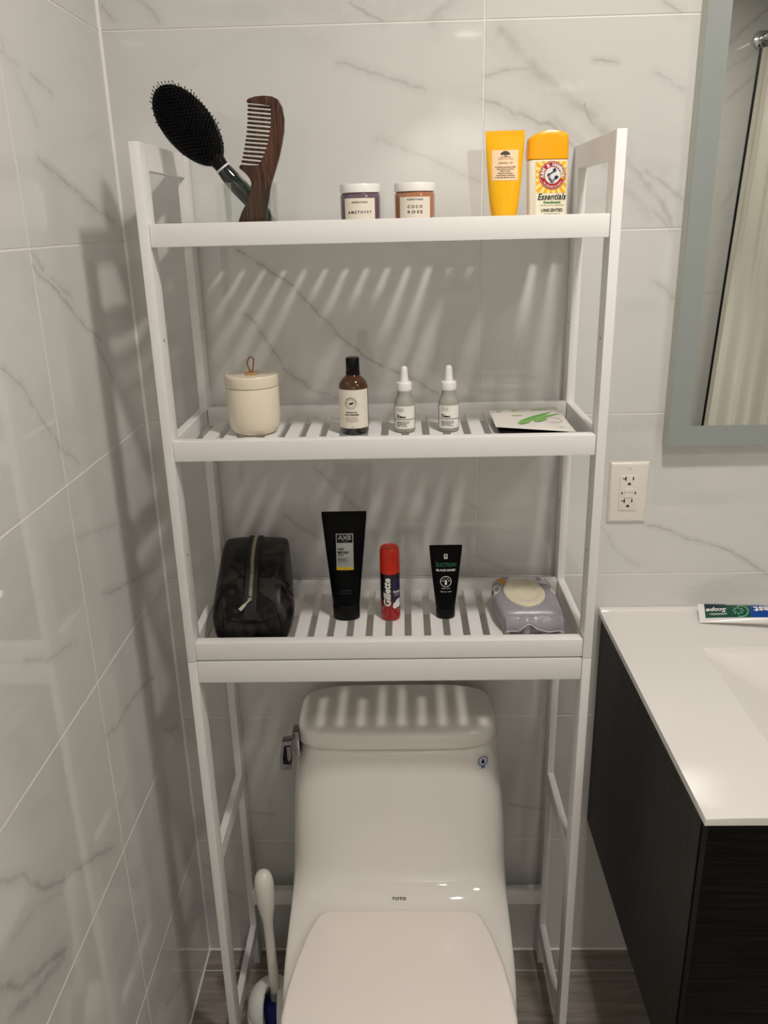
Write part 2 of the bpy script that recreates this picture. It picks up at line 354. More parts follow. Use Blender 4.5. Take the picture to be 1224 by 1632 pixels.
# ------------------------------------------------------------------ the room shell
wb = tag(MB().box(-0.1, 0.0010, -0.1, ROOM_X + 0.1, 0.11, CEIL + 0.1).build('wall_back', M['grout']), kind='structure')
sd = 0
for j in range(len(ZR) - 1):
    xs = [0, 0.5915, 1.2015, 1.8115, 2.4215, ROOM_X]
    for i in range(len(xs) - 1):
        sd += 1; tile(wb, ('y', (0, 0, 0), False), xs[i], xs[i+1], ZR[j], ZR[j+1], VB, sd)
wl = tag(MB().box(-0.11, ROOM_Y - 0.1, -0.1, -0.0010, 0.1, CEIL + 0.1).build('wall_left', M['grout']), kind='structure')
ys = [0, -0.372, -0.982, -1.592, -2.202, -2.812, ROOM_Y]
for j in range(len(ZR) - 1):
    for i in range(len(ys) - 1):
        sd += 1; tile(wl, ('x', (0, 0, 0), False), ys[i+1], ys[i], ZR[j], ZR[j+1], VL, sd)
wf = tag(MB().box(-0.1, ROOM_Y - 0.11, -0.1, ROOM_X + 0.1, ROOM_Y - 0.0010, CEIL + 0.1).build('wall_front', M['grout']), kind='structure')
for j in range(len(ZR) - 1):
    xs = [0.62, 1.23, 1.84, 2.45]
    for i in range(3):
        sd += 1; tile(wf, ('y', (0, ROOM_Y, 0), True), xs[i], xs[i+1], ZR[j], ZR[j+1], [], sd)
plain = marble('marble_side', [], (1, 2), 5)
wr_ = tag(MB().box(ROOM_X, ROOM_Y - 0.1, -0.1, ROOM_X + 0.1, 0.1, CEIL + 0.1).build('wall_right', plain), kind='structure')
wp = tag(MB().box(1.62, -2.42, 0.0, ROOM_X, -2.3110, CEIL).build('wall_partition', plain), kind='structure')
VP = [(0.006, .55, [(1.70, 2.14), (1.76, 2.185), (1.824, 2.241), (1.9, 2.299)]), (0.005, .45, [(1.72, 2.06), (1.769, 2.091), (1.826, 2.124), (1.874, 2.167)]), (0.005, .4, [(1.763, 1.97), (1.814, 2.018), (1.872, 2.066)]), (0.006, .3, [(1.79, 1.575), (1.833, 1.646)])]
for j in range(len(ZR) - 1):
    xs = [1.62, 2.02, ROOM_X]
    for i in range(2):
        sd += 1; tile(wp, ('y', (0, -2.31, 0), True), xs[i], xs[i+1], ZR[j], ZR[j+1], VP, sd)
tag(MB().box(-0.1, ROOM_Y - 0.1, CEIL, ROOM_X + 0.1, 0.1, CEIL + 0.1).build('ceiling', M['ceiling']), kind='structure')

fm = mat('wood_look_porcelain', (1, 1, 1, 1), 0.34, 0.4); t = NT(fm)
tc = t.new('ShaderNodeNewGeometry'); mp = t.new('ShaderNodeMapping'); t.put(mp.inputs[0], tc.outputs['Position']); mp.inputs['Scale'].default_value = (1.0, 9.0, 1.0)
n1 = t.noise(mp.outputs[0], 3.0, 5.0, 1.5); n2 = t.noise(mp.outputs[0], 14.0, 3.0, 0.5)
f_ = t.math('ADD', t.rng(n1.outputs['Fac'], 0.3, 0.7, 0.0, 0.7), t.rng(n2.outputs['Fac'], 0.3, 0.75, 0.0, 0.35), clamp=True)
t.put(t.b.inputs['Base Color'], t.mix(f_, (0.20, 0.172, 0.143, 1), (0.37, 0.33, 0.285, 1)))
M['floor'] = fm
fl = tag(MB().box(-0.1, ROOM_Y - 0.1, -0.1, ROOM_X + 0.1, 0.1, -0.0012).build('floor', M['grout']), kind='structure')
fy = [0.0, -0.056] + [-0.056 - 0.2*i for i in range(1, 16)]
for i in range(len(fy) - 1):
    off = [0.0, 0.43, 0.21][i % 3] - 0.55
    x = off
    while x < ROOM_X:
        a, b_ = max(0.0, x), min(ROOM_X, x + 1.2)
        if b_ - a > 0.02 and fy[i] > ROOM_Y + 0.02:
            key = ('fl', round(b_ - a, 4), round(fy[i] - fy[i+1], 4))
            if key not in _tilemesh:
                w, d = (b_ - a)/2 - 0.0012, (fy[i] - fy[i+1])/2 - 0.0012
                o = MB().box(-w, -d, -0.008, w, d, 0.0, 0.0008).build('plank', M['floor']); _tilemesh[key] = o.data; bpy.data.objects.remove(o)
            o = bpy.data.objects.new('plank', _tilemesh[key]); S.collection.objects.link(o); o.parent = fl
            o.location = ((a + b_)/2, (fy[i] + fy[i+1])/2, 0)
        x += 1.2
def bead(name, p, q, d1, d2, w=0.0032):
    p, q, d1, d2 = map(Vector, (p, q, d1, d2))
    tri = lambda c: [c, c + d1*w, c + (d1 + d2)*w*0.35, c + d2*w]
    tag(MB().loft([tri(p), tri(q)]).build(name, M['caulk']), kind='structure')
bead('trim_1', (0, 0, 0), (0, 0, CEIL), (1, 0, 0), (0, -1, 0), 0.0036)
bead('trim_2', (0, 0, 0), (ROOM_X, 0, 0), (0, -1, 0), (0, 0, 1), 0.003)
bead('trim_3', (0, 0, 0), (0, ROOM_Y, 0), (1, 0, 0), (0, 0, 1), 0.003)

# ceiling fixtures
def downlight(x, y, glow, label, k=1.0):
    e = empty('downlight', (x, y, CEIL), label, 'ceiling light')
    MB().lathe([(0.064*k, -0.004), (0.064*k + 0.019, -0.004), (0.064*k + 0.021, 0.0), (0.064*k, 0.0)], (x, y, CEIL), n=48, cap0=False, cap1=False).build('trim_ring', M['white_plastic'], e)
    lm = mat('lamp_lens', (0.9, 0.9, 0.88, 1), 0.4, emit=((1, 0.93, 0.85, 1), glow))
    MB().lathe([(0.064*k, -0.003), (0.063*k, -0.001)], (x, y, CEIL), n=48).build('lens', lm, e)
downlight(LAMP[0], LAMP[1], 6.0, 'round recessed ceiling downlight in front of the tiled back wall')
downlight(FILL_LAMP[0], FILL_LAMP[1], 6.0, 'wide flush ceiling fill light, added out of view above the middle of the bathroom', 2.3)  # invented casing and glowing lens for the added fill light
downlight(0.786, -2.932, 4.0, 'dim round ceiling downlight at the far end behind the camera')

# ------------------------------------------------------------------ white over-toilet shelf rack
XL, XR, W, DP, YF, YB = 0.1077, 0.7505, 0.0138, 0.037, -0.2739, -0.0012
rack = empty('storage_rack', (XL, YF, 0), 'tall white wooden over-toilet rack with three slatted shelves', 'shelf')
ZS = 0.8934
ww = M['white_wood']
for x in (XL, XR - W):
    for y in (YF, YB - DP):
        MB().box(x, y, ZS + 0.0004, x + W, y + DP, 1.6579, 0.0014, 2).build('post', ww, rack)
        MB().box(x, y, 0.0, x + W, y + DP, ZS - 0.0004, 0.0014, 2).build('leg', ww, rack)
    y0, y1 = YF + DP - 0.0005, YB - DP + 0.0005
    MB().box(x + 0.0004, y0, 1.6235, x + W - 0.0004, y1, 1.6579, 0.001).build('top_rail', ww, rack)
    for zt in (1.5561, 1.2555, 0.9252):
        MB().box(x + 0.0004, y0, zt - 0.0306, x + W - 0.0004, y1, zt, 0.001).build('side_rail', ww, rack)
    for zt in (0.8923, 0.5012, 0.1098):
        MB().box(x + 0.0004, y0, zt - (0.036 if zt > .8 else 0.034), x + W - 0.0004, y1, zt, 0.001).build('lower_side_rail', ww, rack)
xl, xr = XL + W + 0.0004, XR - W - 0.0004
slat_me = None
for zt in (1.5561, 1.2555, 0.9252):
    MB().box(xl, -0.2703, zt - 0.0300, xr, -0.2503, zt, 0.0012, 2).build('front_lip', ww, rack)
    MB().box(xl, -0.0430, zt - 0.0300, xr, -0.0250, zt, 0.0012, 2).build('back_lip', ww, rack)
    zs = zt - 0.0163
    for k in range(-9, 9):
        xc = 0.4290 + 0.0323 * (k + 0.5)
        if slat_me is None:
            o = MB().box(-0.0104, -0.1040, -0.0082, 0.0104, 0.1040, 0, 0.0008).build('slat', ww); slat_me = o.data; bpy.data.objects.remove(o)
        o = bpy.data.objects.new('slat', slat_me); S.collection.objects.link(o); o.parent = rack
        o.location = Vector((xc, -0.14665, zs)) - rack.location
MB().box(xl, -0.2706, 0.8541, xr, -0.2520, 0.8923, 0.0012, 2).build('apron', ww, rack)
MB().box(xl, -0.0330, 0.8541, xr, -0.0170, 0.8923, 0.0012, 2).build('apron', ww, rack)
MB().box(xl, -0.0480, 0.1750, xr, -0.0290, 0.2105, 0.0012, 2).build('back_rail', ww, rack)
for x, y, z in ((XL + W, -0.2555, 1.400), (XL + W, -0.2555, 1.071), (XL + W, -0.020, 1.389), (XL + W, -0.020, 1.071), (XR - W, -0.020, 1.386), (XR - W, -0.2555, 1.391), (XR - W, -0.2555, 1.071), (XR - W, -0.020, 1.071)):
    s_ = 1 if x < 0.4 else -1
    MB().lathe([(0.0019, 0.0), (0.0019, 0.0003)], (x, y, z), (s_, 0, 0), 12).build('screw_hole', M['dark_hole'], rack)
Z1, Z2, Z3 = 1.5561 - 0.0163, 1.2555 - 0.0163, 0.9252 - 0.0163

# ------------------------------------------------------------------ one-piece toilet
TX = 0.4385
toilet = empty('toilet', (TX, -0.35, 0), 'white one-piece toilet with closed lid under the rack', 'toilet')
def sec(z, a, yf, yb, ys, n, nb=5.0, N=40):
    pts = []
    for i in range(N + 1):
        th = PI * i / N
        pts.append((TX + a*math.copysign(abs(math.cos(th))**(2/n), math.cos(th)), ys - (ys - yf)*math.sin(th)**(2/n), z))
    for i in range(1, N):
        th = PI + PI * i / N
        pts.append((TX + a*math.copysign(abs(math.cos(th))**(2/nb), math.cos(th)), ys + (yb - ys)*abs(math.sin(th))**(2/nb), z))
    return pts
B_ = -0.024
secs = [(0.0, 0.125, -0.56, -0.10, -0.30, 3), (0.03, 0.125, -0.56, -0.10, -0.30, 3), (0.15, 0.140, -0.60, -0.06, -0.30, 2.8), (0.25, 0.160, -0.65, B_, -0.32, 2.6), (0.32, 0.178, -0.685, B_, -0.34, 2.4),
        (0.355, 0.190, -0.698, B_, -0.34, 2.3), (0.368, 0.1935, -0.700, B_, -0.33, 2.3), (0.376, 0.193, -0.69, B_, -0.33, 2.4), (0.384, 0.1935, -0.60, B_, -0.30, 2.8),
        (0.389, 0.1945, -0.44, B_, -0.26, 3.2), (0.393, 0.1960, -0.325, B_, -0.20, 3.6), (0.398, 0.1975, -0.296, B_, -0.17, 3.9), (0.405, 0.1985, -0.2755, B_, -0.15, 4.0), (0.415, 0.1995, -0.259, B_, -0.13, 4.2),
        (0.430, 0.2000, -0.246, B_, -0.12, 4.4), (0.450, 0.1995, -0.2375, B_, -0.11, 4.6), (0.48, 0.1985, -0.229, B_, -0.105, 4.8), (0.52, 0.1965, -0.2195, B_, -0.10, 4.8), (0.57, 0.1925, -0.208, B_, -0.10, 4.8),
        (0.62, 0.1855, -0.198, B_, -0.10, 4.8), (0.655, 0.1785, -0.190, B_, -0.10, 4.6), (0.6640, 0.1755, -0.1865, B_, -0.10, 4.6), (0.6655, 0.1720, -0.1830, B_, -0.10, 4.6), (0.6692, 0.1700, -0.1810, B_, -0.10, 4.6)]
MB().loft([sec(z, a, yf, yb, ys, n) for z, a, yf, yb, ys, n in secs]).build('bowl_and_tank', M['ceramic'], toilet, 50)
tank_bvh = bvh_of(bpy.data.objects['bowl_and_tank'])
lid = [(0.6690, 0.1790, -0.189), (0.6694, 0.1815, -0.1935), (0.6715, 0.1828, -0.1950), (0.685, 0.1810, -0.1935), (0.6930, 0.1797, -0.1918), (0.6975, 0.1775, -0.1890), (0.7000, 0.1735, -0.1840), (0.7012, 0.165, -0.174), (0.7022, 0.12, -0.13)]
MB().loft([sec(z, a, yf, B_ + 0.002 - (0.1820 - a)*0.5, -0.105, 4.6, 4.0) for z, a, yf in lid]).build('tank_lid', M['ceramic'], toilet, 50)
half = [(0.0, -0.2995), (0.07, -0.3005), (0.130, -0.3025), (0.138, -0.306), (0.1455, -0.318), (0.1585, -0.356), (0.1710, -0.413), (0.1780, -0.464), (0.1800, -0.510), (0.176, -0.562), (0.160, -0.615), (0.130, -0.660), (0.085, -0.690), (0.04, -0.7035), (0.0, -0.706)]
def lid_outline(k=0.0):
    h = [(x, y) for x, y in half]
    out = [(TX + x, y) for x, y in h] + [(TX - x, y) for x, y in reversed(h[1:-1])]
    c = Vector((TX, -0.48)); return [tuple(c + (Vector(p) - c) * (1 - k)) for p in out]
def slab(name, z0, z1, r, dome, m, k0=0.0):
    rings = [[(x, y, z0) for x, y in lid_outline(k0 + r)], [(x, y, z0 + r*0.1) for x, y in lid_outline(k0)]]
    H = z1 - z0
    for f, k in ((0.55, 0.0), (0.8, 0.006), (0.95, 0.02), (1.0, 0.04)): rings.append([(x, y, z0 + H*f) for x, y in lid_outline(k0 + k)])
    for q, f in ((0.30, 0.5), (0.6, 0.85), (0.92, 1.0)): rings.append([(x, y, z1 + dome*f) for x, y in lid_outline(q)])
    MB().loft(rings).build(name, m, toilet, 40)
slab('seat_ring', 0.3795, 0.3935, 0.01, 0.0, M['seat_plastic'], 0.012)
slab('seat_lid', 0.3975, 0.4165, 0.008, 0.0045, M['seat_plastic'])
# side flush lever
M['lever_chrome'] = mat('dark_chrome', (0.34, 0.34, 0.355, 1), 0.12, metal=1.0)  # darker chrome tone for the flush lever and its mount
fl_ = MB().box(0.2500, -0.170, 0.640, 0.2625, -0.142, 0.690, 0.003, 2).build('lever_mount', M['lever_chrome'], toilet)
lv = MB()
prof = [(0.2345, 0.684), (0.2535, 0.686), (0.2545, 0.652), (0.2520, 0.624), (0.2285, 0.624), (0.2275, 0.645)]
lv.prism(prof, -0.190, -0.170, 0.0025, 2).build('flush_lever', M['lever_chrome'], toilet)
MB().prism([(0.2380, 0.676), (0.2500, 0.677), (0.2505, 0.652), (0.2485, 0.637), (0.2345, 0.637), (0.2340, 0.650)], -0.1912, -0.1890, 0.0008, 1).build('lever_recess', M['black'], toilet)
MB().prism([(0.2420, 0.674), (0.2490, 0.675), (0.2490, 0.652), (0.2455, 0.642), (0.2420, 0.650)], -0.1925, -0.1905, 0.0008, 1).build('lever_grip', M['lever_chrome'], toilet)
# maker's name on the deck
Print(flat_surf((0.4385, -0.2700, 0.4090), (1, 0, 0), (0, 0.62, 0.78)), 0.0012).text('TOTO', 0, 0, 0.0068, bold=0.0002, fit=0.0255, spacing=1.05).build('maker_name', M['ink'], toilet)
# water saving sticker
def st(u, v, l):
    c, n_ = hit(tank_bvh, (0.5913 + u, -0.19, 0.6365 + v), (0, 1, -0.1)); n_ = n_ if n_.y < 0 else -n_
    return tuple(c + n_*l*0.8)
stk = Print(st, 0.0016).rect(-0.0105, -0.0135, 0.0105, 0.0125, 4, 4).build('sticker', mat('sticker_paper', rgb(214, 214, 218), 0.5), toilet)
navy = mat('navy_print', (0.01, 0.02, 0.10, 1), 0.5)
grn = mat('grey_green_print', (0.20, 0.25, 0.30, 1), 0.5)
Print(st, 0.0024).ringd(0, 0.001, 0.0068, 0.0092).build('emblem_ring', grn, stk)
p_ = Print(st, 0.0024); p_.poly([(0.0, 0.0065), (0.0030, 0.0008), (0.0034, -0.0010), (0.0022, -0.0030), (0.0, -0.0036), (-0.0022, -0.0030), (-0.0034, -0.0010), (-0.0030, 0.0008)])
p_.build('water_drop', navy, stk)
Print(st, 0.0026).rect(-0.0034, -0.0118, 0.0034, -0.0062, 2, 2).build('emblem_foot', mat('blue_print', (0.10, 0.16, 0.45, 1), 0.5), stk)

# ------------------------------------------------------------------ toilet brush and its holder
hold = empty('toilet_brush_holder', (0.186, -0.225, 0), 'white domed toilet brush holder standing between rack leg and toilet', 'brush holder')
hp = [(0.040, 0.0), (0.052, 0.002), (0.054, 0.02), (0.0535, 0.078), (0.0525, 0.090), (0.0508, 0.0915), (0.0515, 0.093), (0.0495, 0.110), (0.044, 0.128), (0.035, 0.141), (0.022, 0.148), (0.010, 0.1505), (0.004, 0.151)]
HC = Vector((0.186, -0.225, 0))
b = MB(); n = 56
# an open slot runs from the crown down the front; its sides stay parallel
def slot_half(r): return math.asin(min(0.98, 0.0135 / max(r, 0.0138)))
def hring(r, h, k=0.0):
    hs = slot_half(r); a0 = -PI/2 + hs; span = 2*PI - 2*hs
    return [HC + Vector(((r - k)*math.cos(a0 + span*i/n), (r - k)*math.sin(a0 + span*i/n), h)) for i in range(n + 1)]
low = [p_ for p_ in hp if p_[1] < 0.062] + [(0.0537, 0.062)]
MB().lathe(low, HC, n=56, cap1=False).build('base', M['white_plastic'], hold, 40)
up_ = [(0.0537, 0.0622)] + [p_ for p_ in hp if p_[1] > 0.062]
al = [b.ring(hring(r, h)) for r, h in up_] + [b.ring(hring(r, h - 0.002, 0.003 if r > 0.012 else 0.0005)) for r, h in reversed(up_)]
for A, C_ in zip(al, al[1:] + al[:1]):
    for i in range(n): b.bm.faces.new((A[i], A[i+1], C_[i+1], C_[i]))
for i in range(len(up_) - 1):
    k = len(al) - 1 - i
    for e_ in (0, n): b.bm.faces.new((al[i][e_], al[i+1][e_], al[k-1][e_], al[k][e_]))
b.build('cover', M['white_plastic'], hold, 40)
MB().lathe([(0.0490, 0.0035), (0.0490, 0.012)], HC, n=40).build('drip_cup', M['white_plastic'], hold)
p1 = Vector((0.1806, -0.194, 0.4025)); q0 = Vector((0.1925, -0.229, 0.136)); ax = (p1 - q0).normalized(); p0 = q0 - ax*0.010; Lh = (p1 - p0).length
tb = empty('toilet_brush', p0 - ax*0.075, 'white toilet brush with bulbous handle and blue collar, standing in its holder', 'brush')
wg = mat('ivory_plastic', (0.76, 0.735, 0.68, 1), 0.2, 0.5)
hprof = [(0.007, 0.012), (0.0098, 0.014), (0.0098, 0.06), (0.0092, 0.12), (0.0094, 0.165), (0.0118, 0.185), (0.0158, 0.205), (0.0178, 0.225), (0.0186, 0.250), (0.0182, 0.262), (0.0160, 0.273), (0.0115, 0.2815), (0.005, 0.285)]
MB().lathe([(r, h * Lh / 0.285) for r, h in hprof], p0, ax, 32).build('handle', wg, tb, 60)
MB().lathe([(0.0105, -0.004), (0.0108, 0.012), (0.0098, 0.016)], p0, ax, 28).build('collar', mat('blue_grey_plastic', rgb(120, 135, 140), 0.35), tb)
MB().lathe([(0.022, -0.075), (0.026, -0.068), (0.026, -0.012), (0.014, -0.002)], p0, ax, 28).build('bristle_head', mat('navy_bristles', (0.010, 0.016, 0.16, 1), 0.7, bump=0.8, bscale=900), tb)

# ------------------------------------------------------------------ vanity, worktop, toothpaste
wood = mat('black_wood_grain', (1, 1, 1, 1), 0.5, 0.3); t = NT(wood)
tc = t.new('ShaderNodeNewGeometry'); mp = t.new('ShaderNodeMapping'); t.put(mp.inputs[0], tc.outputs['Position']); mp.inputs['Scale'].default_value = (150, 150, 5)
n1 = t.noise(mp.outputs[0], 2.2, 5.0, 0.8); n2 = t.noise(tc.outputs['Position'], 7.0, 3.0)
f_ = t.math('MULTIPLY', t.rng(n1.outputs['Fac'], 0.38, 0.72), t.rng(n2.outputs['Fac'], 0.3, 0.7, 0.5, 1.0))
t.put(t.b.inputs['Base Color'], t.mix(f_, (0.006, 0.0056, 0.0052, 1), (0.030, 0.0275, 0.025, 1)))
kb = t.new('ShaderNodeBump'); kb.inputs['Strength'].default_value = 0.35; kb.inputs['Distance'].default_value = 0.001
t.put(kb.inputs['Height'], n1.outputs['Fac']); t.put(t.b.inputs['Normal'], kb.outputs[0])
woodh = wood.copy(); woodh.name = 'black_wood_grain_across'
woodh.node_tree.nodes['Principled BSDF'].inputs['Specular IOR Level'].default_value = 0.12
for nn in woodh.node_tree.nodes:
    if nn.type == 'MIX': nn.inputs[6].default_value = (0.003, 0.0028, 0.0026, 1); nn.inputs[7].default_value = (0.014, 0.0128, 0.0115, 1)
for nn in woodh.node_tree.nodes:
    if nn.type == 'MAPPING': nn.inputs['Scale'].default_value = (4, 150, 150)
VX0, VX1 = 0.826, 1.742
van = empty('vanity_cabinet', (VX0, -0.30, 0.355), 'wall-hung black wood-grain vanity cabinet beside the toilet', 'cabinet')
MB().box(VX0 + 0.006, -0.5625, 0.355, VX0 + 0.024, -0.001, 0.8345, 0.0008).build('side_panel', wood, van)
MB().box(VX1 - 0.024, -0.5625, 0.355, VX1 - 0.006, -0.001, 0.8345, 0.0008).build('side_panel', wood, van)
MB().box(VX0 + 0.0245, -0.5620, 0.3555, VX1 - 0.0245, -0.001, 0.3735).build('bottom_panel', wood, van)
MB().box(VX0 + 0.0245, -0.018, 0.374, VX1 - 0.0245, -0.001, 0.8335).build('back_panel', wood, van)
MB().box(VX0 + 0.006, -0.5865, 0.3555, VX1 - 0.006, -0.5680, 0.8305, 0.0012).build('drawer_front', woodh, van)
# ceramic worktop with a sloping basin: one height field
cer = mat('warm_white_ceramic', (0.80, 0.775, 0.745, 1), 0.18, 0.5)
BX0, BX1, BY0, BY1, DEP = 0.9665, 1.600, -0.1565, -0.520, 0.105
def ladder(*parts):
    out = []
    for a, c, n_ in parts: out += [a + (c - a)*i/n_ for i in range(n_)]
    return out + [parts[-1][1]]
gx = ladder((VX0, BX0 - 0.004, 4), (BX0 - 0.004, BX0 + 0.012, 8), (BX0 + 0.012, BX0 + 0.20, 26), (BX0 + 0.20, BX1 - 0.2, 6), (BX1 - 0.2, BX1 - 0.012, 14), (BX1 - 0.012, BX1 + 0.004, 6), (BX1 + 0.004, VX1, 3))
gy = ladder((-0.5885, BY1 - 0.004, 3), (BY1 - 0.004, BY1 + 0.012, 6), (BY1 + 0.012, BY0 - 0.012, 40), (BY0 - 0.012, BY0 + 0.004, 8), (BY0 + 0.004, -0.018, 4), (-0.018, -0.010, 4), (-0.010, -0.001, 2))
def smin(a, c, k):
    h = max(k - abs(a - c), 0) / k; return min(a, c) - h*h*k*0.25
def top_z(x, y):
    dx0, dx1, dy0, dy1 = x - BX0, BX1 - x, BY0 - y, y - BY1
    z = 0.846
    m_ = min(dx0, dx1, dy0, dy1)
    if m_ > 0:
        d = smin(smin(dx0*0.55, dx1*0.55, 0.01), smin(dy0*1.1, dy1*0.9, 0.01), 0.012)
        z -= max(0.0, smin(d, DEP, 0.03)) + 0.0045*min(1, m_/0.005)
    if y > -0.014: z += 0.0035*min(1.0, (y + 0.014)/0.003)
    return z
b = MB(); ed = 0.0035
def edge(x, y):
    e_ = max(VX0 + ed - x, -0.5885 + ed - y, 0); return -ed*(1 - math.sqrt(max(0, 1 - (min(e_, ed)/ed)**2)))
V = [[b.bm.verts.new((x, y, top_z(x, y))) for y in gy] for x in gx]
for i in range(len(gx) - 1):
    for j in range(len(gy) - 1): b.bm.faces.new((V[i][j], V[i+1][j], V[i+1][j+1], V[i][j+1]))
rim = [V[i][0] for i in range(len(gx))] + [V[-1][j] for j in range(1, len(gy))] + [V[i][-1] for i in range(len(gx) - 2, -1, -1)] + [V[0][j] for j in range(len(gy) - 2, 0, -1)]
e_top = [e for e in b.bm.edges if e.is_boundary]
low = [b.bm.verts.new((v.co.x, v.co.y, 0.8350)) for v in rim]
for i in range(len(rim)):
    j = (i + 1) % len(rim); b.bm.faces.new((rim[j], rim[i], low[i], low[j]))
sharp = [e for e in e_top if e.verts[0].co.y < -0.588 and e.verts[1].co.y < -0.588 or e.verts[0].co.x < VX0 + 1e-4 and e.verts[1].co.x < VX0 + 1e-4]
bmesh.ops.bevel(b.bm, geom=sharp, offset=0.003, segments=3, affect='EDGES', profile=0.5)
# underside of the slab around the bowl and the bowl's outer shell stay inside the cabinet
wt = b.build('washbasin_top', cer, None, 28)
tag(wt, 'warm white ceramic washbasin worktop with sloping sink on the black cabinet', 'sink')

tpm = mat('tube_white_film', (0.80, 0.79, 0.78, 1), 0.22, 0.5)
tp = empty('toothpaste_tube', (0.992, -0.055, 0.8475), 'flat toothpaste tube with green and blue print lying on the worktop', 'toothpaste')
O = Vector((0.9986, -0.0459, 0.8560)); EX = Vector((0.9768, -0.2142, 0.0)).normalized(); EY = Vector((0.246, 0.9134, 0.344)); EY = (EY - EX*EY.dot(EX)).normalized(); EZ = EX.cross(EY)
TL = 0.175
def tp_prof(u):
    f = u / TL; th = 0.0010 + 0.022*min(1, f*1.25)**0.8; w = 0.0480 - 0.010*f; return w, th
rings = []
for i in range(25):
    u = TL*i/24; w, th = tp_prof(u)
    rings.append([tuple(O + EX*u + EY*(w/2*math.copysign(abs(math.cos(a))**0.8, math.cos(a))) + EZ*(th/2 + th/2*math.copysign(abs(math.sin(a))**0.9, math.sin(a)))) for a in [2*PI*k/28 for k in range(28)]])
MB().loft(rings).build('tube_body', tpm, tp, 50)
MB().lathe([(0.0125, 0.0), (0.0130, 0.002), (0.0125, 0.024), (0.011, 0.026)], O + EX*TL + EZ*0.0125, EX, 28).build('cap', M['white_plastic'], tp)
def tp_surf(u, v, l):
    w, th = tp_prof(max(0, min(TL, u))); q = max(-1, min(1, v/(w/2)))
    s_ = math.sqrt(max(0, 1 - abs(q)**2.4))**0.9
    return tuple(O + EX*u + EY*v + EZ*(th/2 + th/2*s_ + l))
def patch(u0, v0, u1, v1, l, name, m, parent, nu=24, nv=10, surf=tp_surf):
    return Print(surf, l).rect(u0, v0, u1, v1, nu, nv).build(name, m, parent)
gm = mat('green_film', rgb(16, 78, 60), 0.16); bm_ = mat('blue_film', rgb(14, 70, 150), 0.16)
lg = mat('light_green_film', rgb(120, 178, 140), 0.18); dgm = mat('dark_teal_film', rgb(14, 44, 60), 0.16)
wp_ = mat('white_film_print', (0.82, 0.81, 0.79, 1), 0.25)
pl = patch(0.0105, -0.0140, 0.086, 0.0225, 0.0006, 'green_panel', gm, tp)
patch(0.086, -0.0140, TL - 0.004, 0.0195, 0.0006, 'blue_panel', bm_, tp)
patch(0.0108, 0.010, 0.046, 0.0222, 0.0010, 'dark_band', dgm, tp)
q = Print(tp_surf, 0.0016); q.ringd(0.070, 0.0005, 0.0115, 0.0135, 30, -PI*0.62, PI*0.62, ky=1.1)
for k in range(8): q.poly([(0.066 + 0.003*math.cos(k*PI/4), 0.001 + 0.003*math.sin(k*PI/4)), (0.066 + 0.0095*math.cos(k*PI/4 - 0.22), 0.001 + 0.0095*math.sin(k*PI/4 - 0.22)), (0.066 + 0.0095*math.cos(k*PI/4 + 0.22), 0.001 + 0.0095*math.sin(k*PI/4 + 0.22))])
q.build('mint_swirl', lg, tp)
q = Print(tp_surf, 0.0018); q.text('Scope', 0.0300, 0.0035, 0.0140, rot=PI, bold=0.0004, shear=0.25)
q.rect(0.017, -0.0062, 0.047, -0.0050, 10, 1).rect(0.020, -0.0085, 0.047, -0.0078, 10, 1)
q.build('lettering', wp_, tp)
Print(tp_surf, 0.0018).text('Crest', 0.118, 0.004, 0.022, rot=PI, bold=0.0006).build('large_lettering', wp_, tp)

# ------------------------------------------------------------------ mirror, outlet
mir = empty('bathroom_mirror', (0.917, 0, 1.172), 'large rectangular wall mirror with frosted border above the vanity', 'mirror')
MX0, MX1, MZ0, MZ1, MY = 0.917, 1.66, 1.172, 2.05, -0.030
gl_edge = mat('green_glass_edge', rgb(176, 180, 170), 0.25, 0.5)
MB().box(MX0, MY + 0.0009, MZ0, MX1, -0.0004, MZ1, 0.0008).build('backing', gl_edge, mir)
fr = mat('frosted_glass', (0.29, 0.32, 0.305, 1), 0.30, 0.6)
bw = 0.0355
b = MB()
for r_ in ((MX0, MZ0, MX0 + bw, MZ1), (MX1 - bw, MZ0, MX1, MZ1), (MX0 + bw, MZ0, MX1 - bw, MZ0 + bw), (MX0 + bw, MZ1 - bw, MX1 - bw, MZ1)):
    b.box(r_[0], MY, r_[1], r_[2], MY + 0.0009, r_[3])
b.build('frosted_border', fr, mir)
MB().box(MX0 + bw, MY, MZ0 + bw, MX1 - bw, MY + 0.0009, MZ1 - bw).build('mirror_glass', mat('silvered_glass', (0.80, 0.82, 0.79, 1), 0.01, metal=1.0), mir)

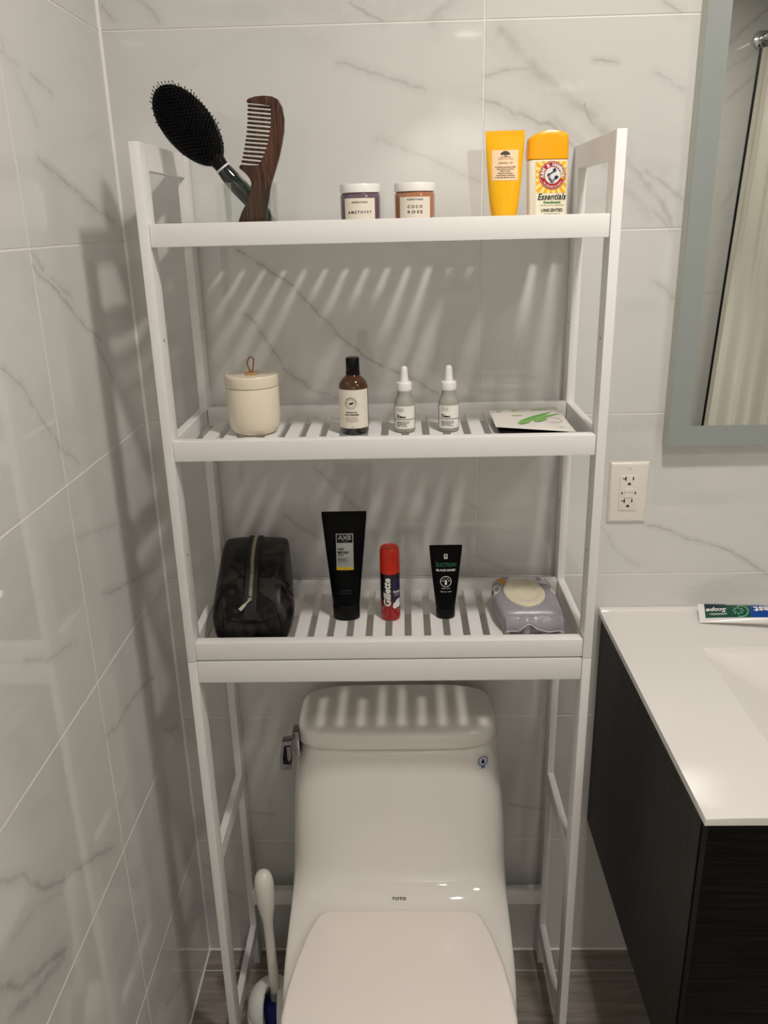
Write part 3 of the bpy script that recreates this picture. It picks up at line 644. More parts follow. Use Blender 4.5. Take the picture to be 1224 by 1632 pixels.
out_ = empty('wall_outlet', (0.8630, 0, 1.0795), 'white double GFCI wall outlet below the mirror', 'outlet')
ivory = mat('ivory_plate', (0.78, 0.735, 0.67, 1), 0.28, 0.5)
OX, OZ = 0.8632, 1.0795
b = MB(); hw, hh = 0.0350, 0.0572
b.loft([[(OX + sx*(hw - i_), -d_, OZ + sz*(hh - i_)) for sx, sz in ((-1, -1), (1, -1), (1, 1), (-1, 1))] for i_, d_ in ((0.0, 0.0002), (0.0, 0.002), (0.001, 0.0036), (0.004, 0.0056), (0.006, 0.0060))])
b.build('cover_plate', ivory, out_, 25)
MB().box(OX - 0.0166, -0.0078, OZ - 0.0333, OX + 0.0166, -0.0055, OZ + 0.0333, 0.0012, 2).build('receptacle', ivory, out_)
for zc in (OZ + 0.0225, OZ - 0.0195):
    MB().box(OX - 0.0078, -0.0081, zc + 0.0010, OX - 0.0056, -0.0077, zc + 0.0085).build('slot', M['dark_hole'], out_)
    MB().box(OX - 0.0122, -0.0081, zc + 0.0040, OX - 0.0078, -0.0077, zc + 0.0058).build('slot', M['dark_hole'], out_)
    MB().box(OX + 0.0056, -0.0081, zc + 0.0018, OX + 0.0078, -0.0077, zc + 0.0080).build('slot', M['dark_hole'], out_)
    MB().prism([(OX + 0.0030*math.cos(a), zc - 0.0070 + 0.0046*math.sin(a)) for a in [PI*i/10 for i in range(11)]], -0.0081, -0.0077).build('slot', M['dark_hole'], out_)
for z0_, z1_ in ((OZ + 0.0012, OZ + 0.0085), (OZ - 0.0080, OZ - 0.0004)):
    MB().box(OX - 0.0082, -0.0094, z0_, OX + 0.0082, -0.0070, z1_, 0.0006).build('button', ivory, out_)
for sx in (-1, 1): MB().box(OX + sx*0.0120 - 0.0011, -0.0081, OZ - 0.0020, OX + sx*0.0120 + 0.0011, -0.0077, OZ + 0.0024).build('status_light', M['dark_hole'], out_)
for sz in (-1, 1): MB().lathe([(0.0032, 0.0), (0.0030, 0.0010), (0.001, 0.0014)], (OX, -0.0058, OZ + sz*0.0483), (0, -1, 0), 16).build('screw', ivory, out_)

# ------------------------------------------------------------------ shower curtain, rail and end flange (seen in the mirror)
CX = 1.862
rod = empty('shower_rail', (CX, -2.30, 2.17), 'chrome shower curtain rail behind the camera, seen in the mirror', 'curtain rail')
MB().tube([(CX + 0.01, -2.309, 2.185), (CX + 0.01, -0.6, 2.185)], 0.0125, 20).build('rail', M['chrome'], rod)
MB().lathe([(0.032, 0.0), (0.034, 0.004), (0.030, 0.016), (0.018, 0.022), (0.017, 0.034)], (CX + 0.01, -2.3095, 2.185), (0, 1, 0), 32).build('end_flange', M['chrome'], rod)
cur = empty('shower_curtain', (CX, -2.28, 2.15), 'cream shower curtain with a dark hem edge hanging in folds', 'curtain')
cl_m = mat('cream_cloth', rgb(206, 202, 190), 0.85, 0.2, bump=0.15, bscale=900)
def cur_pt(u, v, o_=0.0):
    z = 2.150 - 1.75*v; y = -2.262 + u*1.35
    lean = -0.085*v*(1 - 0.75*u)
    return (CX + lean + 0.020*math.sin(u*38 + 0.6*v)*(0.25 + 0.75*min(1, u*4)) + 0.010*math.sin(u*91) + o_, y, z)
b = MB(); b.grid(lambda u, v: cur_pt(u, v), 150, 24); b.grid(lambda u, v: cur_pt(u, v, 0.0016), 150, 24); b.build('cloth', cl_m, cur, 60)
MB().tube([Vector(cur_pt(0, i/24)) + Vector((0, -0.003, 0)) for i in range(25)], 0.0065, 8).build('dark_hem', M['black'], cur)
for k in range(10):
    y = -2.255 + 0.14*k
    MB().tube([(CX + 0.01 + 0.021*math.cos(a), y, 2.178 + 0.028*math.sin(a)) for a in [2*PI*i/20 for i in range(20)]], 0.0025, 6, closed=True).build('ring', M['chrome'], cur)

# ================================================================== things on the shelves
# ------------------------------------------------------------------ glass tumbler, hair brush, comb
gm_ = bpy.data.materials.new('clear_glass'); gm_.use_nodes = True
nt = gm_.node_tree; nt.nodes.clear()
o_ = nt.nodes.new('ShaderNodeOutputMaterial'); mx = nt.nodes.new('ShaderNodeMixShader'); tr = nt.nodes.new('ShaderNodeBsdfTransparent'); gs = nt.nodes.new('ShaderNodeBsdfGlossy')
lw = nt.nodes.new('ShaderNodeLayerWeight'); lw.inputs['Blend'].default_value = 0.26; gs.inputs['Roughness'].default_value = 0.03
tr.inputs['Color'].default_value = (0.965, 0.98, 0.97, 1); gs.inputs['Color'].default_value = (0.9, 0.92, 0.9, 1)
mm = nt.nodes.new('ShaderNodeMath'); mm.operation = 'MULTIPLY'; mm.inputs[1].default_value = 0.45
nt.links.new(lw.outputs['Fresnel'], mm.inputs[0]); nt.links.new(mm.outputs[0], mx.inputs[0]); nt.links.new(tr.outputs[0], mx.inputs[1]); nt.links.new(gs.outputs[0], mx.inputs[2]); nt.links.new(mx.outputs[0], o_.inputs[0])
GC = (0.2442, -0.170, Z1 + 0.0002)
gt = MB().lathe([(0.001, 0.0005), (0.034, 0.0), (0.0372, 0.003), (0.0392, 0.0640), (0.0397, 0.0665), (0.0390, 0.0682), (0.0376, 0.0680), (0.0370, 0.0660), (0.0352, 0.008), (0.030, 0.0058), (0.001, 0.006)], GC, n=56).build('glass_tumbler', gm_, None, 40)
tag(gt, 'clear glass tumbler holding hair brush and comb on the top shelf', 'glass')

hb = empty('hair_brush', (0.272, -0.160, Z1 + 0.008), 'black oval paddle hair brush leaning in the glass tumbler', 'hair brush')
bk = mat('black_rubber', (0.0025, 0.0025, 0.0028, 1), 0.7, 0.15)
pin_m = mat('black_pins', (0.004, 0.004, 0.0045, 1), 0.35, 0.4)
C0 = Vector((0.1650, -0.172, 1.6845)); AX = Vector((-0.0762, 0.0, 0.0955)).normalized()     # towards the tip
NN = Vector((0.06, -0.985, 0.16)); NN = (NN - AX*NN.dot(AX)).normalized(); SX = AX.cross(NN)
def brush_ring(k, h, taper=0.0):
    return [tuple(C0 + AX*(0.0625*k*math.cos(a)) + SX*((0.0345*k)*math.sin(a)*(1 + 0.06*math.cos(a))) + NN*h) for a in [2*PI*i/48 for i in range(48)]]
MB().loft([brush_ring(0.90, -0.012), brush_ring(0.98, -0.009), brush_ring(1.0, -0.004), brush_ring(0.99, 0.0), brush_ring(0.94, 0.0015)]).build('head', M['black'], hb, 40)
MB().loft([brush_ring(0.93, 0.001), brush_ring(0.90, 0.0035), brush_ring(0.75, 0.0060), brush_ring(0.45, 0.0085), brush_ring(0.15, 0.0095)]).build('cushion', bk, hb, 60)
b = MB()
for i in range(-12, 13):
    for j in range(-9, 10):
        u, v = (i + 0.5*(j % 2))*0.0048, j*0.0035
        q2 = (u/0.057)**2 + (v/0.0315)**2
        if q2 > 1: continue
        d = (NN + AX*(u/0.057)*0.55 + SX*(v/0.0315)*0.45 + Vector((0, 0, 0.12))).normalized()
        base = C0 + AX*u + SX*v + NN*(0.0095 - 0.007*q2)
        s1 = d.orthogonal().normalized(); s2 = d.cross(s1)
        rg = lambda h, r: [tuple(base + d*h + (s1*math.cos(a) + s2*math.sin(a))*r) for a in [PI/2*k + 0.4 for k in range(4)]]
        b.loft([rg(0, 0.0006), rg(0.0125, 0.0005), rg(0.0130, 0.0010), rg(0.0142, 0.0010), rg(0.0148, 0.0004)], False, True)
tag(b.build('bristles', pin_m, hb, 60), kind='stuff')
K0 = C0 - AX*0.0585 - NN*0.005
path = [K0, Vector((0.2065, -0.1660, 1.6300)), Vector((0.2140, -0.1650, 1.6200)), Vector((0.2265, -0.1630, 1.6055)), Vector((0.2400, -0.160, 1.5900)), Vector((0.2600, -0.154, 1.5660)), Vector((0.2725, -0.150, Z1 + 0.010))]
MB().tube([K0 + AX*0.006, K0, path[1]], lambda f: 0.0125 - 0.0028*f, 22).build('neck', M['black'], hb, 60)
hm = mat('black_gloss_handle', (0.006, 0.008, 0.007, 1), 0.08, 0.6, coat=0.5)
MB().tube(path[1:], lambda f: 0.0100 + 0.0028*math.sin(PI*min(1, f*1.15)) - 0.004*max(0, f - 0.8)/0.2, 22).build('handle', hm, hb, 60)
dn = (path[2] - path[0]).normalized()
MB().lathe([(0.0095, -0.0016), (0.0112, -0.0010), (0.0112, 0.0010), (0.0095, 0.0016)], path[1] + dn*0.001, dn, 28).build('white_ring', M['white_plastic'], hb)
MB().tube([Vector((0.2245, -0.1735, 1.6180)), Vector((0.2340, -0.1725, 1.6060)), Vector((0.2440, -0.1700, 1.5940))], lambda f: 0.0045 - 0.002*abs(f - 0.5), 12).build('green_inlay', mat('dark_green_gloss', rgb(24, 58, 42), 0.06, 0.6), hb, 60)

cw = mat('dark_walnut', (1, 1, 1, 1), 0.38, 0.45); t = NT(cw)
tc = t.new('ShaderNodeNewGeometry'); mp = t.new('ShaderNodeMapping'); t.put(mp.inputs[0], tc.outputs['Position']); mp.inputs['Rotation'].default_value = (0, 0.12, 0); mp.inputs['Scale'].default_value = (150, 60, 9)
n1 = t.noise(mp.outputs[0], 2.0, 4.0, 1.2)
t.put(t.b.inputs['Base Color'], t.mix(t.rng(n1.outputs['Fac'], 0.34, 0.68), (0.022, 0.008, 0.0045, 1), (0.105, 0.040, 0.020, 1)))
cb_ = empty('wooden_comb', (0.245, -0.185, Z1 + 0.002), 'dark brown curved wooden comb standing in the glass tumbler', 'comb')
MB().prism(COMB, -0.1895, -0.1815, 0.0016, 2).build('comb_back', cw, cb_, 50)
for tip, root in TEETH:
    A = Vector((tip[0] + 0.0012, -0.1855, tip[1])); Bv = Vector((root[0], -0.1855, root[1]))
    MB().tube([A - (Bv - A).normalized()*0.0012, A, A.lerp(Bv, 0.5), Bv], lambda f: 0.0009 if f == 0 else 0.0017, 8).build('tooth', cw, cb_, 60)

# ------------------------------------------------------------------ two scrub jars
def jar(cx, cy, glass_col, label, lines, name='cosmetic_jar'):
    e = empty(name, (cx, cy, Z1), label, 'jar', 'cosmetic jars on the top shelf')
    g = mat('tinted_jar', glass_col, 0.12, 0.5, coat=0.4)
    z = Z1 + 0.0002
    MB().lathe([(0.024, 0.0), (0.0275, 0.001), (0.0287, 0.004), (0.0287, 0.0470), (0.0275, 0.0500), (0.0262, 0.0508)], (cx, cy, z), n=56).build('glass_body', g, e)
    MB().lathe([(0.0278, 0.0512), (0.0291, 0.0520), (0.0292, 0.0615), (0.0284, 0.0630), (0.020, 0.0634)], (cx, cy, z), n=56).build('lid', M['white_plastic'], e)
    sf = cyl_surf(cx, cy, 0.0287, z, 0.0)
    lb = Print(sf, 0.0003).rect(-0.0235, 0.0045, 0.0235, 0.0440, 20, 2).build('label', M['paper'], e)
    p = Print(sf, 0.0006)
    for tx, v, sz, fit in lines: p.text(tx, 0, v, sz, fit=fit, bold=0.00012, spacing=1.5)
    p.build('lettering', M['ink'], lb)
jar(0.4018, -0.170, rgb(104, 84, 98), 'purple-grey cosmetic jar with white lid, left of the pair', [('HERBIVORE', 0.0385, 0.0030, 0.022), ('AMETHYST', 0.0252, 0.0052, 0.034), ('BODY POLISH', 0.0125, 0.0030, 0.020)])
jar(0.4797, -0.170, rgb(166, 112, 82), 'pinkish-brown cosmetic jar with white lid, right of the pair', [('HERBIVORE', 0.0405, 0.0030, 0.022), ('COCO', 0.0310, 0.0052, 0.021), ('ROSE', 0.0240, 0.0052, 0.021), ('COCONUT OIL', 0.0150, 0.0030, 0.020)])

# ------------------------------------------------------------------ squeeze tubes
class Tube:
    """tube standing on its cap: elliptical below, flat crimp on top"""
    def __init__(s, cx, cy, z0, zc, zt, w0, w1, d0, tilt=0.0, crimp=0.006, lean=0.0, pw=1.0):
        s.__dict__.update(locals())
    def wd(s, z):
        f = max(0, min(1, (z - s.zc)/(s.zt - s.crimp - s.zc)))
        return s.w0 + (s.w1 - s.w0)*f**s.pw, 0.0016 + (s.d0 - 0.0016)*(1 - f**1.5)
    def pt(s, ca, sa, z, k=1.0):
        w, d = s.wd(z); return (s.cx + s.tilt*(z - s.z0) + w/2*k*ca, s.cy + s.lean*(z - s.z0) + d/2*k*sa, z)
    def body(s, name, m, parent, n=44, nz=26):
        zs = [s.zc + (s.zt - s.crimp - s.zc)*i/nz for i in range(nz + 1)] + [s.zt - s.crimp*0.5, s.zt]
        return MB().loft([[s.pt(math.cos(2*PI*i/n), math.sin(2*PI*i/n), z) for i in range(n)] for z in zs]).build(name, m, parent, 50)
    def cap(s, name, m, parent, grow=1.0, n=44):
        w, d = s.w0*grow, s.d0*grow; prof = [(0.94, s.z0 + 0.0001), (1.0, s.z0 + 0.0015), (1.0, s.zc - 0.0012), (0.965, s.zc - 0.0002)]
        return MB().loft([[(s.cx + w/2*k*math.cos(2*PI*i/n), s.cy + d/2*k*math.sin(2*PI*i/n), z) for i in range(n)] for k, z in prof]).build(name, m, parent, 40)
    def surf(s, u, v, l):
        z = s.z0 + v; w, d = s.wd(z); q = max(-0.98, min(0.98, u/(w/2)))
        return (s.cx + s.tilt*v + u, s.cy + s.lean*v - d/2*math.sqrt(1 - q*q) - l, z)

yl = mat('yellow_tube_film', rgb(240, 178, 16), 0.25, 0.5)
e = empty('face_mask_tube', (0.6065, -0.170, Z1), 'bright yellow squeeze tube with pale peach label on the top shelf', 'tube')
T = Tube(0.6075, -0.170, Z1, Z1 + 0.014, 1.6679, 0.0345, 0.0548, 0.030, tilt=-0.006, pw=0.62)
T.body('tube_body', yl, e); T.cap('cap', mat('yellow_cap', rgb(226, 160, 10), 0.35), e, 0.98)
pe = mat('peach_label', rgb(238, 206, 168), 0.5)
lb = Print(T.surf, 0.0004).rect(-0.0186, 0.0632, 0.0182, 0.1030, 14, 10).build('label', pe, e)
p = Print(T.surf, 0.0008); c_ = 0.0
p.poly([(c_ + 0.0066*math.cos(a)*(1 + 0.06*math.sin(5*a)), 0.0968 + 0.0050*math.sin(a)*(1 + 0.05*math.cos(7*a))) for a in [PI*i/16 for i in range(17)]])
p.rect(-0.0012, 0.0943, -0.0002, 0.0975, 1, 1); p.rect(0.0010, 0.0943, 0.0022, 0.0975, 1, 1); p.rect(-0.0070, 0.0938, 0.0075, 0.0943, 4, 1)
p.text('ORIGINS', 0, 0.0914, 0.0032, fit=0.020, spacing=1.6); p.text('DRINK UP', 0, 0.0860, 0.0038, fit=0.0200, shear=0.2)
for k, tx in enumerate(['10 Minute Hydrating Mask', 'with Apricot & Swiss', 'Glacier Water', 'Masque hydratant', '10 minutes a l\'abricot', 'et eau des glaciers suisses']):
    p.text(tx, 0, 0.0808 - 0.0027*k, 0.0023, fit=[0.0290, 0.0240, 0.0150, 0.0210, 0.0260, 0.0285][k], bold=0.00006)
p.build('lettering', mat('brown_ink', rgb(58, 44, 30), 0.5), lb)

# ------------------------------------------------------------------ deodorant stick
DC = (0.6690, -0.170); DW, DD = 0.0285, 0.0165
e = empty('deodorant_stick', (DC[0], DC[1], Z1), 'white deodorant stick with orange-yellow cap and red round emblem', 'deodorant')
oc = mat('orange_yellow_cap', rgb(250, 168, 4), 0.28, 0.5); wbp = mat('ivory_white_plastic', rgb(232, 226, 210), 0.3)
R_ = lambda k, z: sup(DC[0] - (0.004*(z - Z1)/0.125 if z else 0.0032), DC[1], DW*k, DD*k, 5.0, 64, z)
MB().loft([R_(0.90, Z1 + 0.0002), R_(0.97, Z1 + 0.002), R_(0.975, Z1 + 0.086), R_(0.95, Z1 + 0.0885)]).build('container', wbp, e, 40)
capr = [R_(0.985, Z1 + 0.0892), R_(1.0, Z1 + 0.0905)]
for i in range(7):
    f = i/6; capr.append([(x, y, Z1 + 0.0905 + (0.0275 + 0.0085*(1 - ((x - DC[0])/DW)**2) - 0.003*((y - DC[1])/DD)**2)*f) for x, y, z in R_(1.0 - 0.03*f**4, 0)])
for q in (0.9, 0.6, 0.25):
    capr.append([(DC[0] + (x - DC[0])*q, DC[1] + (y - DC[1])*q, Z1 + 0.0905 + 0.0275 + 0.0085*(1 - ((x - DC[0])*q/DW)**2) + 0.001*(1 - q)) for x, y, z in R_(0.97, 0)])
MB().loft(capr).build('cap', oc, e, 50)
def deo(u, v, l):
    q = max(-1, min(1, u/(DW*0.975))); return (DC[0] - 0.004*v/0.125 + u, DC[1] - DD*0.975*(1 - abs(q)**5.0)**(1/5.0) - l, Z1 + v)
ry = mat('yellow_print', rgb(246, 196, 40), 0.45); rw = mat('pale_yellow_print', rgb(246, 226, 140), 0.45)
cu_, cv_ = 0.0050, 0.0680
lb = Print(deo, 0.0003).rect(-0.0185, 0.0035, 0.0255, 0.0868, 22, 4).build('label', mat('pale_label', rgb(236, 230, 206), 0.4), e)
Print(deo, 0.0005).rect(-0.0180, 0.0450, 0.0250, 0.0866, 22, 6).build('ray_panel', rw, lb)
p = Print(deo, 0.0007)
for k in range(18):
    a0_, a1_ = 2*PI*k/18, 2*PI*(k + 0.5)/18; pts = []
    def lim(a, r):
        c, s_ = math.cos(a), math.sin(a); m_ = r
        if c > 1e-6: m_ = min(m_, (0.0248 - cu_)/c)
        if c < -1e-6: m_ = min(m_, (-0.0178 - cu_)/c)
        if s_ > 1e-6: m_ = min(m_, (0.0863 - cv_)/s_)
        if s_ < -1e-6: m_ = min(m_, (0.0453 - cv_)/s_)
        return (cu_ + m_*c, cv_ + m_*s_)
    p.poly([(cu_ + 0.012*math.cos(a0_), cv_ + 0.012*math.sin(a0_)), lim(a0_, 1), lim(a1_, 1), (cu_ + 0.012*math.cos(a1_), cv_ + 0.012*math.sin(a1_))])
p.build('sun_rays', mat('amber_print', rgb(244, 176, 30), 0.45), lb)
rd = mat('red_print', rgb(176, 28, 34), 0.4)
Print(deo, 0.0011).ringd(cu_, cv_, 0.0, 0.0184, 44).build('emblem', rd, lb)
Print(deo, 0.0015).ringd(cu_, cv_, 0.0, 0.0108, 40).build('emblem_disc', M['white_print'], lb)
p = Print(deo, 0.0015).ringd(cu_, cv_, 0.0170, 0.0174, 44)
p.arctext('ARM & HAMMER', cu_, cv_, 0.0138, 0.0060, PI*1.02, -PI*0.02, bold=0.0003)
p.arctext('THE STANDARD OF PURITY', cu_, cv_, 0.0148, 0.0024, PI*1.20, PI*1.80, inward=True, bold=0.0001)
p.build('emblem_lettering', M['white_print'], lb)
p = Print(deo, 0.0019)
p.poly([(cu_ - 0.0078, cv_ + 0.0012), (cu_ - 0.0058, cv_ + 0.0036), (cu_ - 0.0034, cv_ + 0.0024), (cu_ - 0.0030, cv_ - 0.0030), (cu_ + 0.0000, cv_ - 0.0056), (cu_ + 0.0030, cv_ - 0.0030), (cu_ + 0.0050, cv_ - 0.0044), (cu_ + 0.0012, cv_ - 0.0096), (cu_ - 0.0018, cv_ - 0.0092), (cu_ - 0.0056, cv_ - 0.0034), (cu_ - 0.0064, cv_ + 0.0000)])
p.build('emblem_arm', mat('grey_blue_print', rgb(128, 128, 134), 0.4), lb)
p = Print(deo, 0.0022)
p.poly([(cu_ - 0.0076, cv_ - 0.0002), (cu_ - 0.0070, cv_ - 0.0016), (cu_ + 0.0030, cv_ + 0.0052), (cu_ + 0.0022, cv_ + 0.0066)])
p.poly([(cu_ + 0.0002, cv_ + 0.0072), (cu_ + 0.0022, cv_ + 0.0094), (cu_ + 0.0046, cv_ + 0.0088), (cu_ + 0.0052, cv_ + 0.0058), (cu_ + 0.0036, cv_ + 0.0040), (cu_ + 0.0022, cv_ + 0.0050)])
p.poly([(cu_ + 0.0022, cv_ - 0.0022), (cu_ + 0.0056, cv_ + 0.0002), (cu_ + 0.0086, cv_ - 0.0020), (cu_ + 0.0052, cv_ - 0.0056)])
p.poly([(cu_ - 0.0058, cv_ - 0.0034), (cu_ - 0.0018, cv_ - 0.0094), (cu_ + 0.0012, cv_ - 0.0098), (cu_ - 0.0010, cv_ - 0.0082), (cu_ - 0.0044, cv_ - 0.0032)])
p.build('emblem_drawing', mat('navy_emblem', rgb(28, 34, 74), 0.4), lb)
p = Print(deo, 0.0009)
p.text('Essentials', 0.0040, 0.0400, 0.0118, bold=0.00022, shear=0.28, fit=0.0400)
p.text('UNSCENTED', 0.0050, 0.0222, 0.0058, bold=0.00012, fit=0.0300)
p.text('with Natural Citrus Deodorizers', 0.0050, 0.0290, 0.0024, fit=0.0330); p.text('No Added Fragrance', 0.0050, 0.0178, 0.0022, fit=0.0220)
p.build('lettering', mat('dark_green_ink', rgb(24, 40, 34), 0.45), lb)
Print(deo, 0.0009).text('Deodorant', 0.0048, 0.0328, 0.0036, bold=0.0002, fit=0.0240).build('green_lettering', mat('green_ink', rgb(50, 120, 60), 0.45), lb)

# ------------------------------------------------------------------ ceramic canister
CC = (0.2225, -0.1500, Z2 + 0.0002); e = empty('ceramic_canister', CC, 'cream ceramic lidded canister with leather loop on the middle shelf', 'canister')
cc = mat('cream_ceramic', rgb(226, 216, 196), 0.22, 0.5)
MB().lathe([(0.026, 0.0), (0.030, 0.0008), (0.036, 0.005), (0.0395, 0.013), (0.0410, 0.024), (0.0412, 0.0735), (0.0408, 0.0745)], CC, n=60).build('body', cc, e, 60)
MB().lathe([(0.0402, 0.0750), (0.0415, 0.0756), (0.0418, 0.0770), (0.0416, 0.0905), (0.0412, 0.0925), (0.0402, 0.0934), (0.0375, 0.0930), (0.030, 0.0926), (0.005, 0.0926)], CC, n=60).build('lid', cc, e, 40)
lea = mat('tan_leather', rgb(150, 92, 56), 0.55)
MB().lathe([(0.0095, 0.0), (0.0102, 0.0006), (0.0098, 0.0022), (0.006, 0.0026)], (CC[0], CC[1], CC[2] + 0.0928), n=28).build('wooden_washer', mat('pale_wood', rgb(196, 148, 96), 0.5), e)
zl = CC[2] + 0.095
MB().tube([(CC[0] + x, CC[1] + y, zl + z) for x, y, z in ((-0.0014, 0, 0), (-0.0030, 0, 0.006), (-0.0052, 0, 0.0125), (-0.0050, 0, 0.018), (-0.0010, 0, 0.0238), (0.0026, 0.001, 0.0245), (0.0046, 0.001, 0.021), (0.0046, 0, 0.014), (0.0030, 0, 0.007), (0.0012, 0, 0.0))], 0.0011, 10).build('leather_loop', lea, e, 60)

# ------------------------------------------------------------------ amber bottle
AC = (0.3820, -0.1640, Z2 + 0.0002); e = empty('amber_bottle', AC, 'amber glass bottle with black cap and cream label', 'bottle')
am = mat('amber_glass', (0.060, 0.022, 0.004, 1), 0.06, 0.5, coat=0.5); dk = mat('dark_amber_glass', (0.008, 0.0045, 0.003, 1), 0.06, 0.5, coat=0.5)
AR = 0.0226
MB().lathe([(0.018, 0.0), (0.0215, 0.0012), (AR, 0.004), (AR, 0.072)], AC, n=52, cap1=False).build('filled_body', dk, e, 60)
MB().lathe([(AR, 0.072), (AR - 0.0003, 0.0755), (0.0208, 0.0805), (0.0165, 0.0862), (0.0120, 0.0900), (0.0100, 0.0920), (0.0098, 0.096)], AC, n=52, cap0=False).build('shoulder', am, e, 60)
MB().lathe([(0.0100, 0.0915), (0.0110, 0.0918), (0.0110, 0.0965), (0.0100, 0.0972), (0.0104, 0.0980), (0.0104, 0.1168), (0.0097, 0.1178), (0.006, 0.1180)], AC, n=44).build('cap', M['black'], e)
sf = cyl_surf(AC[0], AC[1], AR, AC[2], 0.0)
lb = Print(sf, 0.0003).rect(-0.0330, 0.0115, 0.0280, 0.0715, 30, 2).build('label', M['paper'], e)
p = Print(sf, 0.0006); u0 = -0.0035
p.ringd(u0, 0.0510, 0.0084, 0.0090).ringd(u0, 0.0510, 0.0058, 0.0062)
p.poly([(u0 - 0.0042, 0.0522), (u0 - 0.0012, 0.0512), (u0 + 0.0036, 0.0535), (u0 + 0.0040, 0.0505), (u0 + 0.0012, 0.0490), (u0 - 0.0010, 0.0480), (u0 - 0.0020, 0.0498)])
p.arctext('THE BEAUTY CHEF', u0, 0.0510, 0.0073, 0.0018, PI*1.05, -PI*0.05)
p.text('PROBIOTIC', u0 + 0.001, 0.0365, 0.0031, fit=0.0175, bold=0.00010); p.text('SKIN REFINER', u0 + 0.001, 0.0328, 0.0031, fit=0.0225, bold=0.00010)
p.text('Bio-Fermented', u0 + 0.001, 0.0290, 0.0026, fit=0.0170); p.text('Exfoliating Essence', u0 + 0.001, 0.0258, 0.0026, fit=0.0205); p.text('with Lactic Acid', u0 + 0.001, 0.0226, 0.0026, fit=0.0175)
p.text('100ml', u0 + 0.002, 0.0140, 0.0022)
p.build('lettering', M['ink'], lb)

# ------------------------------------------------------------------ two dropper bottles
fg = mat('frosted_bottle_glass', rgb(206, 207, 196), 0.5, 0.4, trans=0.55)
wl_ = mat('white_label', rgb(234, 231, 224), 0.5); gry = mat('grey_print', rgb(110, 110, 106), 0.5)
def dropper(cx, cy, label, lines):
    c = (cx, cy, Z2 + 0.0002); e = empty('dropper_bottle', c, label, 'bottle', 'dropper bottles on the middle shelf')
    MB().lathe([(0.0125, 0.0), (0.0155, 0.001), (0.0164, 0.0035), (0.0164, 0.0400), (0.0156, 0.0470), (0.0130, 0.0535), (0.0108, 0.0575), (0.0106, 0.066)], c, n=44).build('glass_body', fg, e, 60)
    b = MB(); n = 60
    b.loft([[(c[0] + (r + (0.00025 if i % 2 and 0.2 < h < 0.9 else 0))*math.cos(2*PI*i/n), c[1] + (r + (0.00025 if i % 2 and 0.2 < h < 0.9 else 0))*math.sin(2*PI*i/n), c[2] + 0.0645 + 0.0135*h) for i in range(n)] for r, h in ((0.0110, 0.0), (0.0117, 0.1), (0.0117, 0.25), (0.0117, 0.85), (0.0114, 0.95), (0.0108, 1.0))])
    b.build('collar', M['white_plastic'], e, 40)
    MB().lathe([(0.0070, 0.0778), (0.0070, 0.0800), (0.0062, 0.0830), (0.0056, 0.0930), (0.0052, 0.0985), (0.0042, 0.1012), (0.0022, 0.1025)], c, n=28).build('rubber_bulb', M['white_plastic'], e, 60)
    sf = cyl_surf(c[0], c[1], 0.0164, c[2], 0.0)
    lb = Print(sf, 0.0003).rect(-0.0185, 0.0070, 0.0185, 0.0425, 18, 2).build('label', wl_, e)
    Print(sf, 0.0006).rect(-0.0185, 0.0213, 0.0185, 0.0224, 18, 1).build('label_line', gry, lb)
    p = Print(sf, 0.0006); L0 = -0.0128
    for k, (w_) in enumerate((0.0125, 0.0115, 0.0115)): p.text(['Clinical formulations', 'with integrity.', 'dermal care'][k], L0, 0.0390 - 0.0021*k, 0.0019, align='LEFT', fit=w_)
    p.text('The', L0, 0.0288, 0.0030, align='LEFT', bold=0.0001); p.text('Ordinary.', L0, 0.0258, 0.0046, align='LEFT', bold=0.00025, fit=0.0150)
    for k, (tx, w_) in enumerate(lines): p.text(tx, L0, 0.0180 - 0.0023*k, 0.0022, align='LEFT', fit=w_, bold=0.00008)
    p.build('lettering', M['ink'], lb)
dropper(0.4610, -0.1600, 'frosted dropper bottle with white bulb, nearer the amber bottle', [('Niacinamide 10% + Zinc 1%', 0.0205), ('High-Strength Vitamin and', 0.0190), ('Mineral Formula', 0.0150), ('30ml / 1.0 fl oz', 0.0165)])
dropper(0.5298, -0.1600, 'frosted dropper bottle with white bulb, nearer the flat sachets', [('Hyaluronic Acid 2% + B5', 0.0195), ('Hydration Support Formula', 0.0205), ('with Vitamin B5', 0.0160), ('30ml / 1.0 fl oz', 0.0190)])

